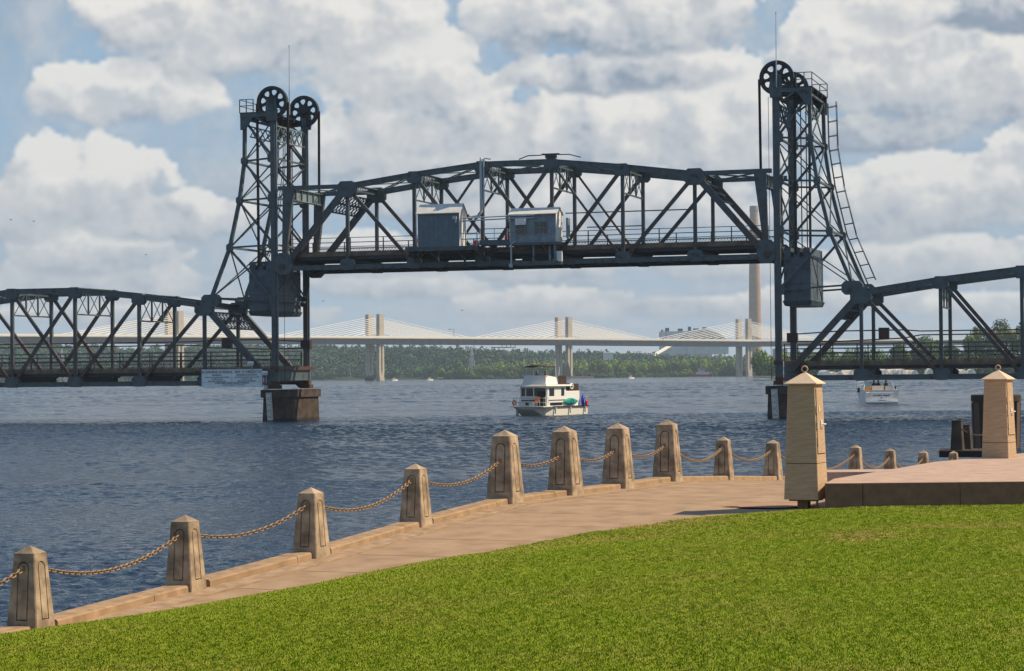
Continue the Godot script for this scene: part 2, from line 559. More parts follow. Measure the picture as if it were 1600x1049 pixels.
func water_patch(parent: Node3D, x0: float, x1: float, z0: float, z1: float, dx: float, dz: float, amp: float, m: Material) -> void:
	var nx := int((x1 - x0) / dx) + 1
	var nz := int((z1 - z0) / dz) + 1
	dx = (x1 - x0) / (nx - 1)
	dz = (z1 - z0) / (nz - 1)
	var h := PackedFloat32Array()
	h.resize(nx * nz)
	for j in nz:
		for i in nx:
			h[j * nx + i] = amp * wave(x0 + i * dx, z0 + j * dz) if amp > 0.0 else 0.0
	var vs := PackedVector3Array()
	var ns := PackedVector3Array()
	vs.resize(nx * nz)
	ns.resize(nx * nz)
	for j in nz:
		for i in nx:
			var k := j * nx + i
			vs[k] = Vector3(x0 + i * dx, h[k], -(z0 + j * dz))
			var hx := (h[j * nx + mini(i + 1, nx - 1)] - h[j * nx + maxi(i - 1, 0)]) / (2.0 * dx)
			var hz := (h[mini(j + 1, nz - 1) * nx + i] - h[maxi(j - 1, 0) * nx + i]) / (2.0 * dz)
			ns[k] = Vector3(-hx, 1.0, hz).normalized()
	var ix := PackedInt32Array()
	ix.resize((nx - 1) * (nz - 1) * 6)
	var w := 0
	for j in nz - 1:
		for i in nx - 1:
			var a := j * nx + i
			for q in [a, a + nx, a + 1, a + 1, a + nx, a + nx + 1]:
				ix[w] = q
				w += 1
	var arr := []
	arr.resize(Mesh.ARRAY_MAX)
	arr[Mesh.ARRAY_VERTEX] = vs
	arr[Mesh.ARRAY_NORMAL] = ns
	arr[Mesh.ARRAY_INDEX] = ix
	var mesh := ArrayMesh.new()
	mesh.add_surface_from_arrays(Mesh.PRIMITIVE_TRIANGLES, arr)
	part(parent, "water_surface", mesh, m)

func make_water() -> void:
	fw_a.seed = 21; fw_a.frequency = 0.95; fw_a.fractal_octaves = 3; fw_a.noise_type = FastNoiseLite.TYPE_SIMPLEX_SMOOTH
	fw_b.seed = 22; fw_b.frequency = 0.02; fw_b.fractal_octaves = 3; fw_b.noise_type = FastNoiseLite.TYPE_SIMPLEX_SMOOTH
	var m := StandardMaterial3D.new()
	m.albedo_color = Color(0.13, 0.185, 0.25)
	m.roughness = 0.12
	m.metallic_specular = 0.36
	m.uv1_triplanar = true
	m.uv1_world_triplanar = true
	m.uv1_scale = Vector3(0.14, 0.14, 0.22)
	m.heightmap_enabled = true
	m.heightmap_texture = noise_tex(0.02, Color(0, 0, 0), Color(1, 1, 1), 31, 1024, 4)
	m.heightmap_scale = 7.0
	var river := Node3D.new()
	river.name = "water"
	add_child(river)
	metas(river, "", "", "", "structure")
	water_patch(river, -26, 30, 18, 82, 0.115, 0.125, 1.0, m)
	water_patch(river, -60, 70, 82, 210, 0.27, 0.32, 1.0, m)
	water_patch(river, -60, -26, 18, 82, 1.0, 1.0, 1.0, m)
	water_patch(river, 30, 70, 18, 82, 1.0, 1.0, 1.0, m)
	water_patch(river, -260, 280, 210, 800, 1.0, 1.5, 1.0, m)
	water_patch(river, -260, -60, 18, 210, 5.0, 5.0, 0.0, m)
	water_patch(river, 70, 280, 18, 210, 5.0, 5.0, 0.0, m)
	water_patch(river, -1600, 1600, 800, 3600, 400.0, 400.0, 0.0, m)
	water_patch(river, -1600, -260, 18, 800, 300.0, 300.0, 0.0, m)
	water_patch(river, 280, 1600, 18, 800, 300.0, 300.0, 0.0, m)

# ---------------------------------------------------------------- near bank
# foot of the chain fence: east, height, distance
var wall_line := [
	Vector3(-11.2, 0.86, 13.0), Vector3(-7.6, 0.98, 20.0), Vector3(-5.47, 1.07, 25.19), Vector3(-4.24, 1.18, 28.73), Vector3(-2.85, 1.39, 31.32), Vector3(-1.53, 1.57, 34.76),
	Vector3(-0.14, 1.73, 38.06), Vector3(0.94, 1.74, 40.13), Vector3(2.0, 1.73, 42.45), Vector3(3.12, 1.73, 45.05), Vector3(4.69, 1.51, 49.66), Vector3(6.24, 1.31, 53.48),
	Vector3(9.23, 1.0, 60.0), Vector3(11.01, 0.72, 65.0), Vector3(12.9, 0.47, 70.0), Vector3(14.84, 0.26, 75.0), Vector3(19.0, 0.2, 86.0)]
var lawn_edge := [Vector2(-13.2, 12), Vector2(-9.9, 17.5), Vector2(-7.3, 21.5), Vector2(-5.59, 24.2), Vector2(-5.25, 24.75), Vector2(-3.52, 27.5), Vector2(-1.74, 29.6), Vector2(-0.42, 31.0), Vector2(1.03, 33.0), Vector2(2.9, 34.75), Vector2(3.9, 35.2), Vector2(4.92, 35.34)]

func edge_x(z: float) -> float:
	for k in lawn_edge.size() - 1:
		if z <= lawn_edge[k + 1].y:
			return lerpf(lawn_edge[k].x, lawn_edge[k + 1].x, (z - lawn_edge[k].y) / (lawn_edge[k + 1].y - lawn_edge[k].y))
	return 4.95

func walk_y(x: float, z: float) -> float:
	var best := 1e9
	var y := 1.0
	for k in wall_line.size() - 1:
		var a := Vector2(wall_line[k].x, wall_line[k].z)
		var b := Vector2(wall_line[k + 1].x, wall_line[k + 1].z)
		var t := clampf((Vector2(x, z) - a).dot(b - a) / (b - a).length_squared(), 0.0, 1.0)
		var d := (a.lerp(b, t) - Vector2(x, z)).length()
		if d < best:
			best = d
			y = lerpf(wall_line[k].y, wall_line[k + 1].y, t)
	return y

func lawn_y(x: float, z: float) -> float:
	var d := maxf(x - edge_x(z), 0.0)
	return lerpf(walk_y(x, z) + 0.012, 1.81, 1.0 - exp(-d / 3.2)) + 0.02 * sin(x * 0.9 + z * 0.3) * (1.0 - exp(-d))

func along_wall(k: int, t: float) -> Vector3:
	var p: Vector3 = wall_line[k]
	var q: Vector3 = wall_line[k + 1]
	return p.lerp(q, t)

func make_land() -> void:
	# the walk behind the chain fence
	var w := Geo.new()
	var wall := Geo.new()
	var rows := []
	for k in wall_line.size() - 1:
		var tan := Vector2(wall_line[k + 1].x - wall_line[k].x, wall_line[k + 1].z - wall_line[k].z).normalized()
		if k > 0:
			tan = (tan + Vector2(wall_line[k].x - wall_line[k - 1].x, wall_line[k].z - wall_line[k - 1].z).normalized()).normalized()
		rows.append([wall_line[k], Vector2(tan.y, -tan.x)])
	rows.append([wall_line[-1], rows[-1][1]])
	for k in rows.size() - 1:
		for s in 4:
			var p0: Vector3 = rows[k][0].lerp(rows[k + 1][0], s / 4.0)
			var p1: Vector3 = rows[k][0].lerp(rows[k + 1][0], (s + 1) / 4.0)
			var n0: Vector2 = rows[k][1].lerp(rows[k + 1][1], s / 4.0).normalized()
			var n1: Vector2 = rows[k][1].lerp(rows[k + 1][1], (s + 1) / 4.0).normalized()
			var at := func(p: Vector3, n: Vector2, d: float) -> Vector3: return Vector3(p.x + n.x * d, p.y, -(p.z + n.y * d))
			for q in 4:
				var d0: float = [-0.42, 2.0, 4.5, 7.0, 9.0][q]
				var d1: float = [-0.42, 2.0, 4.5, 7.0, 9.0][q + 1]
				w.quad(at.call(p0, n0, d0), at.call(p0, n0, d1), at.call(p1, n1, d1), at.call(p1, n1, d0))
			var a: Vector3 = at.call(p0, n0, -0.42)
			var b: Vector3 = at.call(p1, n1, -0.42)
			wall.quad(Vector3(b.x, -1.2, b.z), Vector3(a.x, -1.2, a.z), a, b)
	var wn := structure("walkway", w, M.walk)
	var jm := plain(Color(0.30, 0.235, 0.18), 0.95)
	for k in range(1, rows.size() - 3):
		for s in 2:
			var p0: Vector3 = rows[k][0].lerp(rows[k + 1][0], s * 0.5 + 0.12)
			var n0: Vector2 = rows[k][1].lerp(rows[k + 1][1], s * 0.5 + 0.12).normalized()
			var jg := Geo.new()
			var a := Vector3(p0.x + n0.x * 0.54, p0.y + 0.004, -(p0.z + n0.y * 0.54))
			var b := Vector3(p0.x + n0.x * 8.6, p0.y + 0.004, -(p0.z + n0.y * 8.6))
			var q := (b - a).normalized().cross(Vector3.UP) * 0.007
			jg.quad(a - q, b - q, b + q, a + q)
			part(wn, "joint", jg, jm)
	structure("river_wall", wall, M.pier)
	# a paler strip of poured concrete runs along the foot of the kerb
	var ap := Geo.new()
	for k in rows.size() - 1:
		for s in 4:
			var p0: Vector3 = rows[k][0].lerp(rows[k + 1][0], s / 4.0)
			var p1: Vector3 = rows[k][0].lerp(rows[k + 1][0], (s + 1) / 4.0)
			var n0: Vector2 = rows[k][1].lerp(rows[k + 1][1], s / 4.0).normalized()
			var n1: Vector2 = rows[k][1].lerp(rows[k + 1][1], (s + 1) / 4.0).normalized()
			var q := [Vector3(p0.x + n0.x * 0.1, p0.y + 0.02, -(p0.z + n0.y * 0.1)), Vector3(p0.x + n0.x * 0.52, p0.y + 0.02, -(p0.z + n0.y * 0.52)), Vector3(p1.x + n1.x * 0.52, p1.y + 0.02, -(p1.z + n1.y * 0.52)), Vector3(p1.x + n1.x * 0.1, p1.y + 0.02, -(p1.z + n1.y * 0.1))]
			ap.quad(q[0], q[1], q[2], q[3])
			ap.quad(q[1] - Vector3(0, 0.03, 0), q[2] - Vector3(0, 0.03, 0), q[2], q[1])
	structure("kerb_apron", ap, M.apron)
	# kerb stones between the bollards
	var kerb := Node3D.new()
	kerb.name = "kerb"
	add_child(kerb)
	metas(kerb, "", "", "", "structure")
	var f := RandomNumberGenerator.new()
	f.seed = 3
	for k in range(1, wall_line.size() - 2):
		var a: Vector3 = wall_line[k]
		var b: Vector3 = wall_line[k + 1]
		var L := Vector2(b.x - a.x, b.z - a.z).length()
		var big := 0.30
		var joint := f.randf_range(0.66, 0.8)
		for r in [[big / L, joint - 0.006 / L], [joint + 0.006 / L, 1.0 - 0.25 / L]]:
			var g := Geo.new()
			var p := a.lerp(b, r[0])
			var q := a.lerp(b, r[1])
			var P := Vector3(p.x, p.y, -p.z)
			var Q := Vector3(q.x, q.y, -q.z)
			var u := (Q - P).normalized()
			var s := u.cross(Vector3.UP).normalized()
			var hh := 0.105 + f.randf() * 0.012
			var ring := func(c: Vector3) -> Array: return [c - s * 0.17, c + s * 0.17, c + s * 0.165 + Vector3.UP * (hh - 0.02), c + s * 0.145 + Vector3.UP * hh, c - s * 0.15 + Vector3.UP * hh, c - s * 0.17 + Vector3.UP * (hh - 0.02)]
			var r0: Array = ring.call(P)
			var r1: Array = ring.call(Q)
			for i in 6:
				var j := (i + 1) % 6
				g.quad(r0[j], r0[i], r1[i], r1[j])
			for i in range(1, 5):
				g.tri(r0[0], r0[i], r0[i + 1])
				g.tri(r1[0], r1[i + 1], r1[i])
			part(kerb, "kerb_stone", g, M.kerb)
	# lawn soil under the grass
	var g := Geo.new()
	var zs := []
	var z := 9.0
	while z < 35.0:
		zs.append(z)
		z += 0.5
	zs.append(35.34)
	for j in zs.size() - 1:
		for i in 26:
			var pt := func(zz: float, ii: int) -> Vector3:
				var x0 := edge_x(zz)
				var x := x0 + (16.0 - x0) * pow(ii / 26.0, 1.3)
				return Vector3(x, lawn_y(x, zz), -zz)
			g.quad(pt.call(zs[j], i), pt.call(zs[j], i + 1), pt.call(zs[j + 1], i + 1), pt.call(zs[j + 1], i))
		var e0 := edge_x(zs[j])
		var e1 := edge_x(zs[j + 1])
		var y0 := lawn_y(e0, zs[j])
		var y1 := lawn_y(e1, zs[j + 1])
		g.quad(Vector3(e0, y0 - 0.1, -zs[j]), Vector3(e0, y0, -zs[j]), Vector3(e1, y1, -zs[j + 1]), Vector3(e1, y1 - 0.1, -zs[j + 1]))
	structure("ground", g, grained(noise_tex(0.012, Color(0.36, 0.39, 0.12), Color(0.47, 0.48, 0.17), 41, 512, 5), 2.0, 0.95, false, null, 0.0, true))
	# paved platform with its front wall
	var pl := Geo.new()
	var poly := PackedVector2Array([Vector2(4.97, -35.5), Vector2(16, -35.4), Vector2(16, -56), Vector2(10.88, -47.4), Vector2(8.19, -43.3), Vector2(6.98, -40.6), Vector2(5.33, -37)])
	pl.prism(poly, -2.15, -0.6, Transform3D(Basis(Vector3(1, 0, 0), Vector3(0, 0, 1), Vector3(0, -1, 0)), Vector3.ZERO))
	var pn := structure("platform", pl, M.plat)
	var edges := [4.96, 5.545, 7.09, 8.62, 10.15, 11.7, 13.2, 15.0]
	for k in edges.size() - 1:
		var sg := Geo.new()
		var c := 0.006
		var x0: float = edges[k] + c
		var x1: float = edges[k + 1] - c
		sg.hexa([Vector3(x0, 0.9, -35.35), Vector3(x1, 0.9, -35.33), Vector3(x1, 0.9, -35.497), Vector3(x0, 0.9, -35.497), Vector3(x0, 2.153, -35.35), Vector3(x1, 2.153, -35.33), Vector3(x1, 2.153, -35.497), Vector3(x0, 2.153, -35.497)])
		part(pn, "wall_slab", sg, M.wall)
	var st := Geo.new()
	st.box(Vector3(6.5, 1.5, -40.1), Vector3(1.8, 1.28, 1.0))
	part(pn, "step_block", st, M.plat)
	var dirt := Geo.new()
	for i in 18:
		var a0 := TAU * i / 18.0
		var a1 := TAU * (i + 1) / 18.0
		var rr := func(a: float) -> Vector3: return Vector3(4.25 + cos(a) * (0.75 + 0.16 * sin(a * 5.0)), walk_y(4.25, 36.3) + 0.018, -36.35 - sin(a) * (0.42 + 0.1 * sin(a * 3.0)))
		dirt.tri(Vector3(4.25, walk_y(4.25, 36.3) + 0.035, -36.35), rr.call(a0), rr.call(a1))
	structure("dirt", dirt, grained(noise_tex(0.03, Color(0.52, 0.38, 0.29), Color(0.74, 0.58, 0.47), 43, 256, 5), 0.5, 0.95))

# ---------------------------------------------------------------- foliage
func leaf_cloud(sd: int, count: int, clumps: Array, leaf: float, base: Color, spread: float) -> ArrayMesh:
	# clumps: [centre, radii]; leaf faces lie through the outer part of every clump
	var r := RandomNumberGenerator.new()
	r.seed = sd
	var g := Geo.new()
	var total := 0.0
	for q in clumps:
		total += q[1].x * q[1].y
	for q in clumps:
		var nq := int(count * q[1].x * q[1].y / total) + 1
		var tone := 1.0 + r.randf_range(-spread, spread)
		for k in nq:
			var d := Vector3(r.randfn(), r.randfn(), r.randfn()).normalized()
			var p: Vector3 = q[0] + d * q[1] * pow(r.randf(), 0.28)
			var nrm := (d + Vector3(r.randfn(), r.randfn(), r.randfn()) * 0.55).normalized()
			var s := nrm.cross(Vector3(r.randfn(), r.randfn(), r.randfn())).normalized()
			var f := nrm.cross(s)
			var sz := leaf * r.randf_range(0.6, 1.3)
			var t := tone * r.randf_range(0.78, 1.22)
			var yel := r.randf_range(0.0, 0.25)
			g.col = Color(base.r * t * (1.0 + yel), base.g * t, base.b * t * (1.0 - yel))
			var nn := (nrm * 0.5 + d * 0.7).normalized()
			g.squad(p - s * sz, p - f * sz * 0.6, p + s * sz, p + f * sz * 0.6, nn, nn, nn, nn)
	return g.mesh()

func crown_variant(sd: int, count: int, leaf: float, base: Color) -> ArrayMesh:
	# a crown about two across and two high, standing on the origin
	var r := RandomNumberGenerator.new()
	r.seed = sd
	var cl := [[Vector3(0, 0.95, 0), Vector3(0.72, 0.8, 0.72)]]
	for k in 6:
		var a := TAU * k / 6.0 + r.randf()
		cl.append([Vector3(cos(a) * 0.55, r.randf_range(0.55, 1.35), sin(a) * 0.55), Vector3.ONE * r.randf_range(0.34, 0.5)])
	cl.append([Vector3(r.randf_range(-0.2, 0.2), 1.65, r.randf_range(-0.2, 0.2)), Vector3(0.42, 0.36, 0.42)])
	return leaf_cloud(sd, count, cl, leaf, base, 0.22)

func forest(parent: Node3D, called: String, meshes: Array, places: Array) -> void:
	for k in meshes.size():
		var mine := []
		for i in range(k, places.size(), meshes.size()):
			mine.append(places[i])
		var mm := MultiMesh.new()
		mm.transform_format = MultiMesh.TRANSFORM_3D
		mm.use_colors = true
		mm.mesh = meshes[k]
		mm.instance_count = mine.size()
		for i in mine.size():
			mm.set_instance_transform(i, mine[i][0])
			mm.set_instance_color(i, mine[i][1])
		var o := MultiMeshInstance3D.new()
		o.name = called if k == 0 else "%s_%03d" % [called, k]
		o.multimesh = mm
		o.material_override = M.leaf
		parent.add_child(o, true)

func ridge(x: float) -> float:
	# height of the wooded bluff at its crest, without trees
	var pts := [Vector2(-1400, 22), Vector2(-700, 26), Vector2(-430, 27.5), Vector2(-400, 25.5), Vector2(-345, 21.5), Vector2(-285, 24.5), Vector2(-174, 23), Vector2(-84, 21.5), Vector2(-40, 19), Vector2(34, 15.5), Vector2(112, 15), Vector2(170, 11), Vector2(320, 9), Vector2(700, 12), Vector2(1400, 14)]
	for k in pts.size() - 1:
		if x <= pts[k + 1].x:
			return lerpf(pts[k].y, pts[k + 1].y, smoothstep(0.0, 1.0, (x - pts[k].x) / (pts[k + 1].x - pts[k].x)))
	return 14.0

func bluff_shift(x: float) -> float:
	return clampf((x + 60.0) * 0.85, 0.0, 330.0)

func bluff_y(x: float, z: float) -> float:
	z -= bluff_shift(x)
	return ridge(x) * smoothstep(1745.0, 2030.0, z) + 0.9 * smoothstep(1735.0, 1745.0, z) - 0.4

func make_hills() -> void:
	var g := Geo.new()
	var zs := [1736.0, 1745.0, 1800.0, 1860.0, 1920.0, 1980.0, 2040.0, 2200.0, 2600.0]
	for j in zs.size() - 1:
		var x := -1400.0
		while x < 1400.0:
			var at := func(xx: float, zz: float) -> Vector3: return Vector3(xx, bluff_y(xx, zz + bluff_shift(xx)), -zz - bluff_shift(xx))
			g.quad(at.call(x, zs[j]), at.call(x + 40, zs[j]), at.call(x + 40, zs[j + 1]), at.call(x, zs[j + 1]))
			x += 40.0
	structure("hills", g, plain(Color(0.16, 0.20, 0.10), 0.95))
	var r := RandomNumberGenerator.new()
	r.seed = 77
	var places := []
	for k in 7000:
		var x := r.randf_range(-760, 640)
		var z := 1748.0 + 310.0 * pow(r.randf(), 0.8) + bluff_shift(x)
		var s := r.randf_range(3.4, 6.4)
		var hgt := s * r.randf_range(0.65, 1.0)
		var b := Basis(Vector3.UP, r.randf() * TAU).scaled(Vector3(s, hgt, s))
		var t := r.randf_range(0.75, 1.2) * (1.0 + 0.45 * fw_b.get_noise_2d(x * 0.9, z * 1.4))
		places.append([Transform3D(b, Vector3(x, bluff_y(x, z) - 1.0, -z)), Color(t * r.randf_range(0.9, 1.15), t, t * r.randf_range(0.8, 1.1))])
	var wood := Node3D.new()
	wood.name = "forest"
	add_child(wood)
	metas(wood, "dense dark green forest covering the bluff across the river", "forest", "", "stuff")
	var dk := lin(0.25, 0.355, 0.255)
	forest(wood, "tree_crown", [crown_variant(1, 130, 0.2, dk), crown_variant(2, 130, 0.2, dk), crown_variant(3, 130, 0.2, dk)], places)
	# low wooded island and shore in front of the bluff
	var isl := Geo.new()
	var line := [Vector2(-58, 1706), Vector2(-30, 1690), Vector2(35, 1705), Vector2(110, 1775), Vector2(200, 1830), Vector2(340, 1925), Vector2(700, 2100)]
	for k in line.size() - 1:
		var a: Vector2 = line[k]
		var b: Vector2 = line[k + 1]
		isl.quad(Vector3(a.x, -0.5, -a.y + 2), Vector3(b.x, -0.5, -b.y + 2), Vector3(b.x, 0.7, -b.y), Vector3(a.x, 0.7, -a.y))
		isl.quad(Vector3(a.x, 0.7, -a.y), Vector3(b.x, 0.7, -b.y), Vector3(b.x, 2.0, -b.y - 330), Vector3(a.x, 2.0, -a.y - (20 if k == 0 else 330)))
	structure("island_ground", isl, plain(Color(0.24, 0.25, 0.13), 0.95))
	var tops := [Vector2(-54, 4.0), Vector2(-36, 9.5), Vector2(-4, 11.5), Vector2(30, 13.5), Vector2(100, 12.5), Vector2(150, 15), Vector2(215, 13.5), Vector2(260, 16), Vector2(340, 17), Vector2(700, 17)]
	var near := []
	for k in 700:
		var x := r.randf_range(-56, 640)
		var z := 0.0
		for i in line.size() - 1:
			if x >= line[i].x and x <= line[i + 1].x:
				z = lerpf(line[i].y, line[i + 1].y, (x - line[i].x) / (line[i + 1].x - line[i].x))
		z += 1.5 + 60.0 * r.randf() * r.randf() * smoothstep(-50.0, 20.0, x)
		var top := 10.0
		for i in tops.size() - 1:
			if x >= tops[i].x and x <= tops[i + 1].x:
				top = lerpf(tops[i].y, tops[i + 1].y, (x - tops[i].x) / (tops[i + 1].x - tops[i].x))
		top *= r.randf_range(0.68, 1.12)
		var s := top * r.randf_range(0.28, 0.5)
		var b := Basis(Vector3.UP, r.randf() * TAU).scaled(Vector3(s, top * 0.5, s))
		var t := r.randf_range(0.7, 1.3)
		near.append([Transform3D(b, Vector3(x, 0.9, -z)), Color(t * r.randf_range(0.85, 1.2), t, t * r.randf_range(0.6, 1.1))])
	for k in 420:
		var x := r.randf_range(-57, 640)
		var z := 0.0
		for i in line.size() - 1:
			if x >= line[i].x and x <= line[i + 1].x:
				z = lerpf(line[i].y, line[i + 1].y, (x - line[i].x) / (line[i + 1].x - line[i].x))
		var s := r.randf_range(1.6, 3.0)
		var t := r.randf_range(0.6, 1.1)
		near.append([Transform3D(Basis(Vector3.UP, r.randf() * TAU).scaled(Vector3(s, s * r.randf_range(0.7, 1.3), s)), Vector3(x, -0.6, -z + r.randf_range(-1.5, 1.5))), Color(t * r.randf_range(0.85, 1.15), t, t * 0.9)])
	# hedge of trees behind the marina
	for k in 170:
		var x := r.randf_range(116, 330)
		var top := r.randf_range(8.5, 14.5)
		var s := top * r.randf_range(0.3, 0.48)
		var t := r.randf_range(0.6, 1.05)
		near.append([Transform3D(Basis(Vector3.UP, r.randf() * TAU).scaled(Vector3(s, top * 0.5, s)), Vector3(x, 0.4, -1045.0 - r.randf() * 40.0)), Color(t * r.randf_range(0.8, 1.0), t, t * 0.9)])
	var lowwood := Node3D.new()
	lowwood.name = "treeline"
	add_child(lowwood)
	metas(lowwood, "light green low woods along the shore under the new bridge", "woods", "", "stuff")
	var lt := lin(0.43, 0.53, 0.235)
	forest(lowwood, "tree_crown", [crown_variant(4, 420, 0.13, lt), crown_variant(5, 420, 0.13, lt), crown_variant(6, 420, 0.13, lt)], near)

# ---------------------------------------------------------------- the old lift bridge
func worn(y: float, deck: float) -> Color:
	# paint is gone near the road, where salt and spray reach
	return PAINT.lerp(RUST, clampf(1.0 - (y - deck) / 4.2, 0.0, 0.9) if y > deck - 0.3 else 0.1)

func member(parent: Node, called: String, a: Vector3, b: Vector3, w: float, h: float, ca := PAINT, cb := PAINT, w2 := -1.0) -> MeshInstance3D:
	var g := Geo.new()
	var L := (b - a).length()
	if w > 0.34 and w2 < 0.0:
		# built-up member: a web set back between two flanges
		var u := (b - a) / L
		var s := u.cross(Vector3(0, 0, 1)).normalized() if absf(u.z) < 0.9 else u.cross(Vector3(1, 0, 0)).normalized()
		var f := 0.07
		var o := s * (w - f) * 0.5
		g.bar(a + o, b + o, f, h, ca, cb, Vector3(0, 0, 1), -1.0, 3)
		g.bar(a - o, b - o, f, h, ca, cb, Vector3(0, 0, 1), -1.0, 3)
		g.bar(a, b, w - 2.0 * f - 0.002, h - 0.07, ca, cb, Vector3(0, 0, 1), -1.0, 3)
	else:
		g.bar(a, b, w, h, ca, cb, Vector3(0, 0, 1), w2, 4)
	return part(parent, called, g, M.steel)

func plate(parent: Node, called: String, at: Vector3, w: float, h: float, thick: float, col := PAINT) -> void:
	var g := Geo.new()
	g.col = col
	var c := minf(w, h) * 0.24
	var x := w * 0.5
	var y := h * 0.5
	g.prism(PackedVector2Array([Vector2(-x + c, -y), Vector2(x - c, -y), Vector2(x, -y + c), Vector2(x, y - c), Vector2(x - c, y), Vector2(-x + c, y), Vector2(-x, y - c), Vector2(-x, -y + c)]), -thick * 0.5, thick * 0.5, Transform3D(Basis(), at))
	part(parent, called, g, M.steel)

# two edge bars with a zigzag between them
func laced(g: Geo, a: Vector3, b: Vector3, side: Vector3, w: float, step: float, edge := 0.07, lace := 0.045, cross := false) -> void:
	var s := side.normalized() * w * 0.5
	g.bar(a + s, b + s, edge, edge)
	g.bar(a - s, b - s, edge, edge)
	var n := maxi(2, int((b - a).length() / step))
	for k in n:
		var p := a.lerp(b, float(k) / n)
		var q := a.lerp(b, float(k + 1) / n)
		var sg := 1.0 if k % 2 == 0 else -1.0
		g.bar(p + s * sg, q - s * sg, lace, lace * 0.5)
		if cross:
			g.bar(p - s * sg, q + s * sg, lace, lace * 0.5)

func railing(parent: Node, x0: float, x1: float, y: float, z: float, heights: Array, lattice: bool, gap := 3.05) -> void:
	var n := maxi(1, int(round(absf(x1 - x0) / gap)))
	for k in n + 1:
		var x := lerpf(x0, x1, float(k) / n)
		var g := Geo.new()
		g.bar(Vector3(x, y - 0.25, z), Vector3(x, y + heights[-1], z), 0.085, 0.085, RUST, DULL)
		part(parent, "railing_post", g, M.steel)
	for h in heights:
		var g := Geo.new()
		g.bar(Vector3(x0, y + h, z + 0.055), Vector3(x1, y + h, z + 0.055), 0.055, 0.045, DULL, DULL)
		part(parent, "handrail", g, M.steel)
	if lattice:
		var g := Geo.new()
		g.col = DULL
		var m := int(absf(x1 - x0) / 0.26)
		for k in m:
			var a := lerpf(x0, x1, float(k) / m)
			var b := lerpf(x0, x1, float(k + 1) / m)
			g.bar(Vector3(a, y + 0.12, z - 0.05), Vector3(b, y + 0.62, z - 0.05), 0.03, 0.012, DULL, DULL)
			g.bar(Vector3(a, y + 0.62, z - 0.065), Vector3(b, y + 0.12, z - 0.065), 0.03, 0.012, DULL, DULL)
		for h in [0.1, 0.64]:
			g.bar(Vector3(x0, y + h, z - 0.058), Vector3(x1, y + h, z - 0.058), 0.05, 0.04, DULL, DULL)
		part(parent, "railing_lattice", g, M.steel)

